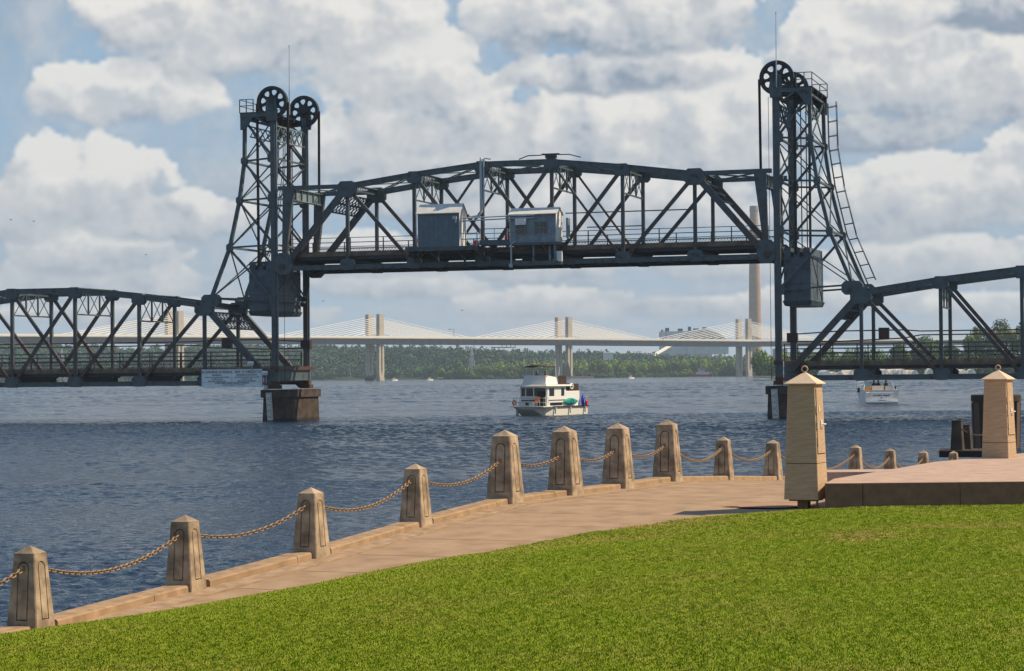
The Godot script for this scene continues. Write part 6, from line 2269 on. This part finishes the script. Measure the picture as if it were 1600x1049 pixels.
# ---------------------------------------------------------------- people aboard: one smooth body meshed from a field of tapered limbs
func figure(limbs: Array, lo: Vector3, hi: Vector3, cell: float) -> ArrayMesh:
	# limbs: [from, to, radius at from, radius at to, colour]
	var nx := int((hi.x - lo.x) / cell) + 2
	var ny := int((hi.y - lo.y) / cell) + 2
	var nz := int((hi.z - lo.z) / cell) + 2
	var val := PackedFloat32Array()
	val.resize(nx * ny * nz)
	val.fill(9.0)
	var near := PackedInt32Array()
	near.resize(nx * ny * nz)
	var at_best := PackedFloat32Array()
	at_best.resize(nx * ny * nz)
	at_best.fill(9.0)
	for li in limbs.size():
		var q: Array = limbs[li]
		var a: Vector3 = q[0]
		var b: Vector3 = q[1]
		var rm := maxf(q[2], q[3]) + cell * 3.0
		var b0 := (Vector3(minf(a.x, b.x), minf(a.y, b.y), minf(a.z, b.z)) - Vector3.ONE * rm - lo) / cell
		var b1 := (Vector3(maxf(a.x, b.x), maxf(a.y, b.y), maxf(a.z, b.z)) + Vector3.ONE * rm - lo) / cell
		var ab := b - a
		var l2 := maxf(ab.length_squared(), 1e-9)
		for k in range(maxi(0, int(b0.z)), mini(nz, int(b1.z) + 2)):
			for j in range(maxi(0, int(b0.y)), mini(ny, int(b1.y) + 2)):
				for i in range(maxi(0, int(b0.x)), mini(nx, int(b1.x) + 2)):
					var p := lo + Vector3(i, j, k) * cell
					var t := clampf((p - a).dot(ab) / l2, 0.0, 1.0)
					var d := (p - a - ab * t).length() - lerpf(q[2], q[3], t)
					var w := (k * ny + j) * nx + i
					var o := val[w]
					var s := 0.035
					var h := clampf(0.5 + 0.5 * (o - d) / s, 0.0, 1.0)
					val[w] = lerpf(o, d, h) - s * h * (1.0 - h)
					if d < at_best[w]:
						at_best[w] = d
						near[w] = li
	var ids := {}
	var vs := PackedVector3Array()
	var cs := PackedColorArray()
	var st := [1, nx, nx * ny]
	for k in nz - 1:
		for j in ny - 1:
			for i in nx - 1:
				var w := (k * ny + j) * nx + i
				var sum := Vector3.ZERO
				var n := 0
				for e in [[0, 1], [0, nx], [0, nx * ny], [1, 1 + nx], [1, 1 + nx * ny], [nx, nx + 1], [nx, nx + nx * ny], [nx * ny, nx * ny + 1], [nx * ny, nx * ny + nx], [1 + nx, 1 + nx + nx * ny], [1 + nx * ny, 1 + nx + nx * ny], [nx + nx * ny, 1 + nx + nx * ny]]:
					var va := val[w + e[0]]
					var vb := val[w + e[1]]
					if (va < 0.0) != (vb < 0.0):
						var f := va / (va - vb)
						var pa := Vector3(e[0] % nx, int(e[0] / nx) % ny, e[0] / (nx * ny))
						var pb := Vector3(e[1] % nx, int(e[1] / nx) % ny, e[1] / (nx * ny))
						sum += pa.lerp(pb, f)
						n += 1
				if n:
					ids[w] = vs.size()
					vs.append(lo + (Vector3(i, j, k) + sum / n) * cell)
					cs.append(limbs[near[w]][4])
	var stl := SurfaceTool.new()
	stl.begin(Mesh.PRIMITIVE_TRIANGLES)
	for q in vs.size():
		stl.set_color(cs[q])
		stl.set_smooth_group(0)
		stl.add_vertex(vs[q])
	for w in ids:
		for ax in 3:
			var o1: int = st[(ax + 1) % 3]
			var o2: int = st[(ax + 2) % 3]
			var va := val[w]
			var vb := val[w + st[ax]]
			if (va < 0.0) == (vb < 0.0):
				continue
			if not (ids.has(w - o1) and ids.has(w - o2) and ids.has(w - o1 - o2)):
				continue
			var f: Array = [ids[w], ids[w - o1], ids[w - o1 - o2], ids[w - o2]]
			if va < 0.0:
				f.reverse()
			for t in [0, 1, 2, 0, 2, 3]:
				stl.add_index(f[t])
	stl.generate_normals()
	return stl.commit()

func sitter(shirt: Color, hair: Color, skin: Color) -> ArrayMesh:
	var dk := lin(0.20, 0.22, 0.28)
	var l := [[Vector3(0, 0.08, 0), Vector3(0, 0.45, -0.02), 0.135, 0.15, shirt], [Vector3(0, 0.5, -0.02), Vector3(0, 0.6, 0.0), 0.055, 0.05, skin],
		[Vector3(0, 0.70, 0.02), Vector3(0, 0.76, 0.01), 0.085, 0.088, skin], [Vector3(0, 0.78, -0.015), Vector3(0, 0.74, -0.04), 0.088, 0.082, hair], [Vector3(0, 0.715, 0.1), Vector3(0, 0.70, 0.112), 0.014, 0.016, skin]]
	for e in [-1.0, 1.0]:
		l.append_array([[Vector3(0.12 * e, 0.46, -0.02), Vector3(0.2 * e, 0.42, 0), 0.07, 0.062, shirt], [Vector3(0.2 * e, 0.42, 0), Vector3(0.24 * e, 0.16, 0.06), 0.055, 0.044, shirt],
			[Vector3(0.24 * e, 0.16, 0.06), Vector3(0.13 * e, 0.13, 0.29), 0.04, 0.028, skin], [Vector3(0.085 * e, 0.05, 0.02), Vector3(0.11 * e, 0.07, 0.42), 0.085, 0.06, dk],
			[Vector3(0.11 * e, 0.07, 0.42), Vector3(0.11 * e, -0.36, 0.44), 0.058, 0.042, dk], [Vector3(0.11 * e, -0.4, 0.43), Vector3(0.12 * e, -0.41, 0.58), 0.04, 0.034, dk],
			[Vector3(0.088 * e, 0.72, 0.01), Vector3(0.09 * e, 0.70, 0.0), 0.018, 0.012, skin]])
		# palm and fingers resting on the thigh
		var w := Vector3(0.13 * e, 0.13, 0.29)
		l.append([w, w + Vector3(-0.01 * e, 0.005, 0.07), 0.026, 0.03, skin])
		for k in 4:
			var b := w + Vector3((-0.035 + k * 0.019) * e, 0.008, 0.085)
			l.append([b, b + Vector3(0, -0.008, 0.045 - absf(k - 1.5) * 0.006), 0.010, 0.009, skin])
		l.append([w + Vector3(-0.03 * e, 0, 0.03), w + Vector3(-0.06 * e, -0.004, 0.07), 0.012, 0.009, skin])
	return figure(l, Vector3(-0.36, -0.5, -0.22), Vector3(0.36, 0.9, 0.66), 0.018)

func make_boats() -> void:
	var skin := lin(0.74, 0.55, 0.45)
	var fig_a := sitter(lin(0.16, 0.17, 0.22), lin(0.14, 0.11, 0.09), skin)
	var fig_b := sitter(lin(0.45, 0.12, 0.13), lin(0.22, 0.15, 0.10), skin)
	var seat := func(mesh: Mesh, boat: Node3D, at: Vector3, turn: float, label: String) -> void:
		var p := single("person", label, "person", mesh, M.person, boat.transform * at, boat.rotation.y + turn)
	# ------------------------------------------------ houseboat
	var hb := thing("houseboat", "white houseboat with flybridge, brown awning and a teal kayak on its side", "houseboat", Vector3(3.55, 0.16, -208), -0.455)
	var hull := Geo.new()
	var secs := [[-5.2, 1.42, 1.5, -0.35, 0.62], [2.6, 1.42, 1.5, -0.35, 0.66], [4.0, 1.1, 1.5, -0.1, 0.68], [4.95, 0.5, 1.42, 0.5, 0.70]]
	for k in 3:
		var a: Array = secs[k]
		var b: Array = secs[k + 1]
		hull.hexa([Vector3(-a[1], a[3], a[0]), Vector3(-b[1], b[3], b[0]), Vector3(b[1], b[3], b[0]), Vector3(a[1], a[3], a[0]), Vector3(-a[2], a[4], a[0]), Vector3(-b[2], b[4], b[0]), Vector3(b[2], b[4], b[0]), Vector3(a[2], a[4], a[0])])
	# the sections were listed stern to bow; turn the faces outwards
	var hm := hull.mesh()
	part(hb, "hull", hm, M.cream)
	for q in [[-1.56, 0.0], [1.56, 0.0]]:
		var r := Geo.new()
		r.bar(Vector3(q[0], 0.68, -5.2), Vector3(q[0], 0.72, 4.9), 0.1, 0.12)
		part(hb, "rub_rail", r, M.brown if q[0] > 0.0 else M.cream)
	var lip := Geo.new()
	lip.box(Vector3(0, 0.735, 4.3), Vector3(3.5, 0.07, 2.0))
	part(hb, "bow_deck", lip, M.cream)
	var leg := Geo.new()
	leg.box(Vector3(-1.15, 0.2, 4.75), Vector3(0.2, 1.0, 0.2))
	part(hb, "bow_leg", leg, M.pipe)
	var deck := Geo.new()
	deck.box(Vector3(0, 0.7, -0.8), Vector3(3.04, 0.06, 8.6))
	part(hb, "side_deck", deck, M.cream)
	# cabin: posts, panels and window strips set between them
	var cab := Geo.new()
	cab.box(Vector3(0, 1.2, 3.62), Vector3(2.7, 0.95, 0.1))
	cab.box(Vector3(0, 2.5, 3.62), Vector3(2.7, 0.14, 0.1))
	for x in [-1.31, -0.82, 0.0, 1.28]:
		cab.box(Vector3(x, 2.08, 3.62), Vector3(0.1, 0.86, 0.11))
	for e in [-1.0, 1.0]:
		cab.box(Vector3(1.33 * e, 1.2, 1.55), Vector3(0.08, 0.94, 4.05))
		cab.box(Vector3(1.33 * e, 2.5, 1.55), Vector3(0.08, 0.14, 4.05))
		for z in [[3.4, 0.36], [1.35, 1.5], [-0.3, 0.36]]:
			cab.box(Vector3(1.33 * e, 2.05, z[0]), Vector3(0.085, 0.78, z[1]))
		cab.box(Vector3(1.33 * e, 1.4, -2.0), Vector3(0.08, 1.36, 3.05))
	cab.box(Vector3(0, 1.4, -3.5), Vector3(2.7, 1.36, 0.08))
	cab.box(Vector3(0, 2.09, -2.0), Vector3(2.7, 0.05, 3.1))
	part(hb, "cabin", cab, M.white)
	for q in [[Vector3(0, 2.06, 3.6), Vector3(2.6, 0.74, 0.03)], [Vector3(1.315, 2.05, 2.65), Vector3(0.03, 0.72, 1.12)], [Vector3(1.315, 2.08, 0.2), Vector3(0.03, 0.56, 0.78)], [Vector3(-1.315, 2.05, 2.0), Vector3(0.03, 0.72, 2.4)]]:
		var g := Geo.new()
		g.box(q[0], q[1])
		part(hb, "window", g, M.pane)
	var dr := Geo.new()
	dr.box(Vector3(0.78, 1.45, 3.69), Vector3(0.72, 1.35, 0.04))
	part(hb, "door", dr, M.dark)
	var stp := Geo.new()
	stp.box(Vector3(-0.3, 1.28, 3.682), Vector3(1.9, 0.1, 0.02))
	stp.box(Vector3(1.385, 1.3, 1.4), Vector3(0.02, 0.07, 4.0))
	part(hb, "trim_stripe", stp, M.dark)
	var lk := Geo.new()
	lk.box(Vector3(-0.5, 0.98, 4.05), Vector3(1.5, 0.42, 0.5))
	part(hb, "bow_locker", lk, M.white)
	var hatch := Geo.new()
	hatch.box(Vector3(-0.35, 0.98, 4.31), Vector3(0.4, 0.24, 0.02))
	part(hb, "vent", hatch, M.dark)
	var ro := Geo.new()
	ro.hexa([Vector3(-1.62, 2.6, 4.35), Vector3(1.62, 2.6, 4.35), Vector3(1.62, 2.58, -1.5), Vector3(-1.62, 2.58, -1.5), Vector3(-1.55, 2.76, 4.2), Vector3(1.55, 2.76, 4.2), Vector3(1.55, 2.72, -1.45), Vector3(-1.55, 2.72, -1.45)])
	part(hb, "roof", ro, M.cream)
	var fb := Geo.new()
	for q in [[Vector3(-1.2, 2.76, 3.6), Vector3(1.2, 2.76, 3.6), Vector3(1.08, 3.6, 3.3), Vector3(-1.08, 3.6, 3.3)]]:
		var t := Vector3(0, 0, -0.08)
		fb.hexa([q[0], q[1], q[1] + t, q[0] + t, q[3], q[2], q[2] + t, q[3] + t])
	for e in [-1.0, 1.0]:
		var t := Vector3(-0.08 * e, 0, 0)
		var a := Vector3(1.2 * e, 2.76, 3.58)
		var b := Vector3(1.25 * e, 2.76, 1.0)
		var c := Vector3(1.15 * e, 3.42, 1.15)
		var d := Vector3(1.08 * e, 3.6, 3.28)
		if e > 0.0: fb.hexa([a, b, b + t, a + t, d, c, c + t, d + t])
		else: fb.hexa([b, a, a + t, b + t, c, d, d + t, c + t])
	part(hb, "flybridge", fb, M.white)
	var fl := Geo.new()
	fl.box(Vector3(0, 2.83, 2.1), Vector3(2.2, 0.04, 2.6))
	part(hb, "flybridge_floor", fl, M.brown)
	for q in [["aft_screen", Vector3(1.3, 3.15, 0.15), Vector3(0.05, 0.8, 1.7)], ["aft_screen", Vector3(1.3, 2.45, -2.3), Vector3(0.05, 0.66, 2.3)], ["aft_screen", Vector3(0, 2.45, -3.5), Vector3(2.6, 0.66, 0.05)], ["aft_screen", Vector3(-1.3, 2.45, -2.3), Vector3(0.05, 0.66, 2.3)]]:
		var g := Geo.new()
		g.box(q[1], q[2])
		part(hb, q[0], g, M.brown)
	var cn := Geo.new()
	var arc := []
	for k in 7:
		arc.append(Vector2(lerpf(-1.15, 1.15, k / 6.0), 4.38 + 0.16 * sin(PI * k / 6.0)))
	for k in 6:
		cn.hexa([Vector3(arc[k].x, arc[k].y - 0.05, 3.4), Vector3(arc[k + 1].x, arc[k + 1].y - 0.05, 3.4), Vector3(arc[k + 1].x, arc[k + 1].y - 0.05, 1.2), Vector3(arc[k].x, arc[k].y - 0.05, 1.2), Vector3(arc[k].x, arc[k].y, 3.4), Vector3(arc[k + 1].x, arc[k + 1].y, 3.4), Vector3(arc[k + 1].x, arc[k + 1].y, 1.2), Vector3(arc[k].x, arc[k].y, 1.2)])
	part(hb, "awning", cn, M.brown)
	for q in [[-1.12, 3.3], [1.12, 3.3], [-1.12, 1.3], [1.12, 1.3]]:
		var g := Geo.new()
		g.tube([Vector3(q[0], 3.4, q[1] * 0.9 + 0.2), Vector3(q[0], 4.36, q[1])], 0.025, 5)
		part(hb, "awning_pole", g, M.pipe)
	for q in [[Vector3(-1.1, 2.7, 3.4), Vector3(-1.1, 5.2, 3.4), 0.02], [Vector3(1.15, 3.4, 1.2), Vector3(1.1, 5.1, 1.3), 0.03], [Vector3(1.1, 3.4, 0.6), Vector3(1.1, 4.35, 0.3), 0.035]]:
		var g := Geo.new()
		g.tube([q[0], q[1]], q[2], 5)
		part(hb, "antenna", g, M.white)
	for q in [[Vector3(1.36, 2.55, -1.75), 0.24], [Vector3(-1.5, 1.1, 4.7), 0.2]]:
		var g := Geo.new()
		g.ring(q[0], Vector3(1, 0, 0.3).normalized(), q[1], 0.07, 16, 6)
		part(hb, "life_ring", g, M.white if q[1] > 0.22 else plain(Color(0.85, 0.5, 0.2), 0.6))
	for z in [2.4, -0.9, -4.3]:
		var g := Geo.new()
		g.tube([Vector3(1.62, 0.62, z), Vector3(1.62, 0.5, z), Vector3(1.62, 0.15, z), Vector3(1.62, 0.05, z)], 0.1, 8)
		part(hb, "fender", g, M.white)
	for q in [[Vector3(-1.5, 0.72, 4.8), Vector3(1.5, 0.72, 4.8)], [Vector3(1.5, 0.72, 4.8), Vector3(1.5, 0.72, 3.6)], [Vector3(1.5, 0.72, -3.6), Vector3(1.5, 0.72, -5.1)], [Vector3(1.5, 0.72, -5.1), Vector3(-1.5, 0.72, -5.1)], [Vector3(-1.5, 0.72, 3.6), Vector3(-1.5, 0.72, 4.8)]]:
		var g := Geo.new()
		for y in [0.4, 0.8]:
			g.tube([q[0] + Vector3(0, y, 0), q[1] + Vector3(0, y, 0)], 0.02, 5)
		for t in [0.0, 0.5, 1.0]:
			var p: Vector3 = q[0].lerp(q[1], t)
			g.tube([p, p + Vector3(0, 0.8, 0)], 0.022, 5)
		part(hb, "rail", g, M.pipe)
	var hole := Geo.new()
	hole.box(Vector3(1.385, 0.95, 1.75), Vector3(0.03, 0.26, 2.6))
	part(hb, "side_vent", hole, M.black)
	var kyk := thing("kayak", "teal kayak strapped along the houseboat's sunny side", "kayak", hb.transform * Vector3(1.52, 1.14, -1.2), hb.rotation.y)
	var kg := Geo.new()
	var kp := []
	for k in 11:
		var t := k / 10.0
		kp.append(Vector2(0.33 * pow(sin(PI * clampf(t, 0.02, 0.98)), 0.7), lerpf(-1.6, 1.6, t)))
	kg.lathe(kp, 12)
	var kb := Geo.new()
	var km := part(kyk, "hull", kg, plain(Color(0.10, 0.55, 0.52), 0.5))
	km.rotation.x = PI / 2.0
	km.scale = Vector3(0.45, 1, 1)
	var kc := Geo.new()
	kc.ring(Vector3(0.15, 0, 0), Vector3(1, 0, 0), 0.17, 0.03, 14, 5, 0.12, Vector3(0, 0, 1))
	part(kyk, "cockpit_rim", kc, M.dark)
	for q in [["swim_tube", "blue swim tube with a lime centre leaning on the houseboat's stern rail", Vector3(1.6, 1.2, -3.9), Color(0.05, 0.22, 0.72), 0.36, 0.15], ["float_ring", "red float ring behind the blue tube at the houseboat's stern", Vector3(1.58, 0.98, -4.6), Color(0.80, 0.10, 0.12), 0.22, 0.13]]:
		var o := thing(q[0], q[1], "pool float", hb.transform * q[2], hb.rotation.y)
		var g := Geo.new()
		g.ring(Vector3.ZERO, Vector3(0.96, 0, -0.28).normalized(), q[4], q[5], 18, 8)
		part(o, "ring", g, plain(q[3], 0.45))
		if q[0] == "swim_tube":
			var c := Geo.new()
			c.box(Vector3(0.03, 0, 0), Vector3(0.06, 0.5, 0.36))
			part(o, "mesh_seat", c, plain(Color(0.62, 0.78, 0.12), 0.6))
	for q in [[Vector3(0.75, 0.74, 4.45), "folding orange deck chair on the houseboat's bow"]]:
		var o := thing("deck_chair", q[1], "chair", hb.transform * q[0], hb.rotation.y + 0.4)
		var or_m := plain(Color(0.86, 0.55, 0.30), 0.7)
		var s := Geo.new()
		s.box(Vector3(0, 0.42, 0), Vector3(0.46, 0.04, 0.42))
		part(o, "seat", s, or_m)
		var b := Geo.new()
		b.box(Vector3(0, 0.68, -0.22), Vector3(0.46, 0.46, 0.04), Basis(Vector3.RIGHT, -0.2))
		part(o, "backrest", b, or_m)
		for x in [-0.2, 0.2]:
			var g := Geo.new()
			g.tube([Vector3(x, 0, 0.2), Vector3(x, 0.55, -0.2)], 0.018, 5)
			g.tube([Vector3(x, 0, -0.2), Vector3(x, 0.5, 0.2)], 0.018, 5)
			part(o, "leg", g, M.pipe)
	seat.call(fig_a, hb, Vector3(-0.25, 3.1, 2.5), 0.1, "person in a dark shirt seated under the houseboat's awning")
	seat.call(fig_b, hb, Vector3(0.55, 3.1, 2.3), -0.2, "person in a red shirt seated under the houseboat's awning")
	# ------------------------------------------------ cabin cruiser going away
	var cc := thing("cabin_cruiser", "white cabin cruiser with lettered transom heading away under the low span", "motorboat", Vector3(40.85, 0.2, -250), -0.02)
	var ch := Geo.new()
	var st := [[4.5, 1.75, 1.9, -0.3, 1.25], [0.5, 1.8, 1.95, -0.3, 1.3], [-3.0, 1.35, 1.75, -0.2, 1.5], [-5.2, 0.35, 0.75, 0.4, 1.7], [-6.0, 0.05, 0.1, 1.1, 1.8]]
	for k in 4:
		var a: Array = st[k]
		var b: Array = st[k + 1]
		ch.hexa([Vector3(-a[1], a[3], a[0]), Vector3(a[1], a[3], a[0]), Vector3(b[1], b[3], b[0]), Vector3(-b[1], b[3], b[0]), Vector3(-a[2], a[4], a[0]), Vector3(a[2], a[4], a[0]), Vector3(b[2], b[4], b[0]), Vector3(-b[2], b[4], b[0])])
	part(cc, "hull", ch, M.white)
	var sp := Geo.new()
	sp.box(Vector3(0, 0.2, 4.75), Vector3(3.5, 0.1, 0.6))
	part(cc, "swim_platform", sp, M.white)
	var co := Geo.new()
	for e in [-1.0, 1.0]:
		co.box(Vector3(1.78 * e, 1.42, 2.6), Vector3(0.2, 0.3, 3.8))
	co.box(Vector3(0.2, 1.4, 4.42), Vector3(3.3, 0.26, 0.14))
	co.box(Vector3(0, 1.5, -1.2), Vector3(3.0, 0.5, 3.0))
	part(cc, "coaming", co, M.cream)
	var se := Geo.new()
	se.box(Vector3(-0.1, 1.62, 2.0), Vector3(1.3, 0.75, 0.5))
	se.box(Vector3(1.05, 1.6, 1.9), Vector3(0.6, 0.7, 0.5))
	part(cc, "seat", se, plain(Color(0.78, 0.72, 0.66), 0.7))
	var am := Geo.new()
	am.box(Vector3(-1.15, 1.55, 2.1), Vector3(0.6, 0.62, 0.4))
	part(cc, "cushion", am, plain(Color(0.72, 0.45, 0.12), 0.7))
	var ws := Geo.new()
	ws.hexa([Vector3(-1.55, 1.75, -0.2), Vector3(1.55, 1.75, -0.2), Vector3(1.55, 1.75, -0.24), Vector3(-1.55, 1.75, -0.24), Vector3(-1.3, 2.4, 0.3), Vector3(1.3, 2.4, 0.3), Vector3(1.3, 2.4, 0.26), Vector3(-1.3, 2.4, 0.26)])
	var wm := plain(Color(0.45, 0.68, 0.70, 0.35), 0.08, 0.5)
	wm.transparency = BaseMaterial3D.TRANSPARENCY_ALPHA
	part(cc, "windscreen", ws, wm)
	var fr := Geo.new()
	for x in [-1.5, -0.75, 0.75, 1.5]:
		fr.bar(Vector3(x, 1.72, -0.2), Vector3(x * 0.85, 2.42, 0.32), 0.05, 0.05)
	fr.bar(Vector3(-1.32, 2.42, 0.32), Vector3(1.32, 2.42, 0.32), 0.05, 0.05)
	for e in [-1.0, 1.0]:
		fr.bar(Vector3(1.72 * e, 1.5, 2.6), Vector3(1.45 * e, 2.7, 1.6), 0.09, 0.09)
	part(cc, "frame", fr, M.pipe)
	var bt := Geo.new()
	for k in 6:
		var x0 := lerpf(-1.5, 1.5, k / 6.0)
		var x1 := lerpf(-1.5, 1.5, (k + 1) / 6.0)
		var y0 := 2.62 + 0.2 * sin(PI * k / 6.0)
		var y1 := 2.62 + 0.2 * sin(PI * (k + 1) / 6.0)
		bt.hexa([Vector3(x0, y0, 2.0), Vector3(x1, y1, 2.0), Vector3(x1, y1, 0.2), Vector3(x0, y0, 0.2), Vector3(x0, y0 + 0.06, 2.0), Vector3(x1, y1 + 0.06, 2.0), Vector3(x1, y1 + 0.06, 0.2), Vector3(x0, y0 + 0.06, 0.2)])
	part(cc, "sunshade", bt, plain(Color(0.62, 0.60, 0.60), 0.7))
	var gr := Geo.new()
	for y in [1.9, 2.25]:
		gr.tube([Vector3(-1.9, y, -0.5), Vector3(-1.7, y + 0.1, -3.0), Vector3(-0.7, y + 0.2, -5.1)], 0.025, 5)
	for z in [-0.5, -2.0, -3.5]:
		gr.tube([Vector3(-1.85, 1.4, z), Vector3(-1.85, 2.25, z)], 0.025, 5)
	part(cc, "side_rail", gr, M.pipe)
	for q in [[-2.0, 1.5, 0.4], [1.9, 1.65, 1.5]]:
		var g := Geo.new()
		g.tube([Vector3(q[0], q[1] - 0.25, q[2]), Vector3(q[0], q[1], q[2]), Vector3(q[0], q[1] + 0.25, q[2])], 0.14, 8)
		part(cc, "fender", g, M.black)
	var gr2 := Geo.new()
	gr2.box(Vector3(-1.45, 0.85, 4.512), Vector3(0.5, 0.5, 0.02))
	gr2.box(Vector3(1.5, 0.9, 4.512), Vector3(0.4, 0.56, 0.02))
	part(cc, "transom_panel", gr2, M.cream)
	var w := part(cc, "lettering", word_mesh("needle angel", 0.2), M.ink)
	w.position = Vector3(-0.05, 0.95, 4.51)
	w.scale = Vector3(1.1, 1, 1)
	var w2 := part(cc, "lettering", word_mesh("stillwater mn", 0.1), M.ink)
	w2.position = Vector3(0.0, 0.4, 4.51)
	var em := Geo.new()
	em.box(Vector3(-0.05, 0.66, 4.515), Vector3(0.2, 0.09, 0.012))
	part(cc, "emblem", em, M.ink)
	for q in [[Vector3(-0.35, 1.75, 0.9), "person in a dark shirt at the cruiser's middle seat"], [Vector3(0.15, 1.75, 0.8), "person in a dark shirt beside the cruiser's wheel"], [Vector3(1.0, 1.75, 0.9), "person in a dark shirt on the cruiser's outer seat"]]:
		seat.call(fig_a, cc, q[0], PI, q[1])
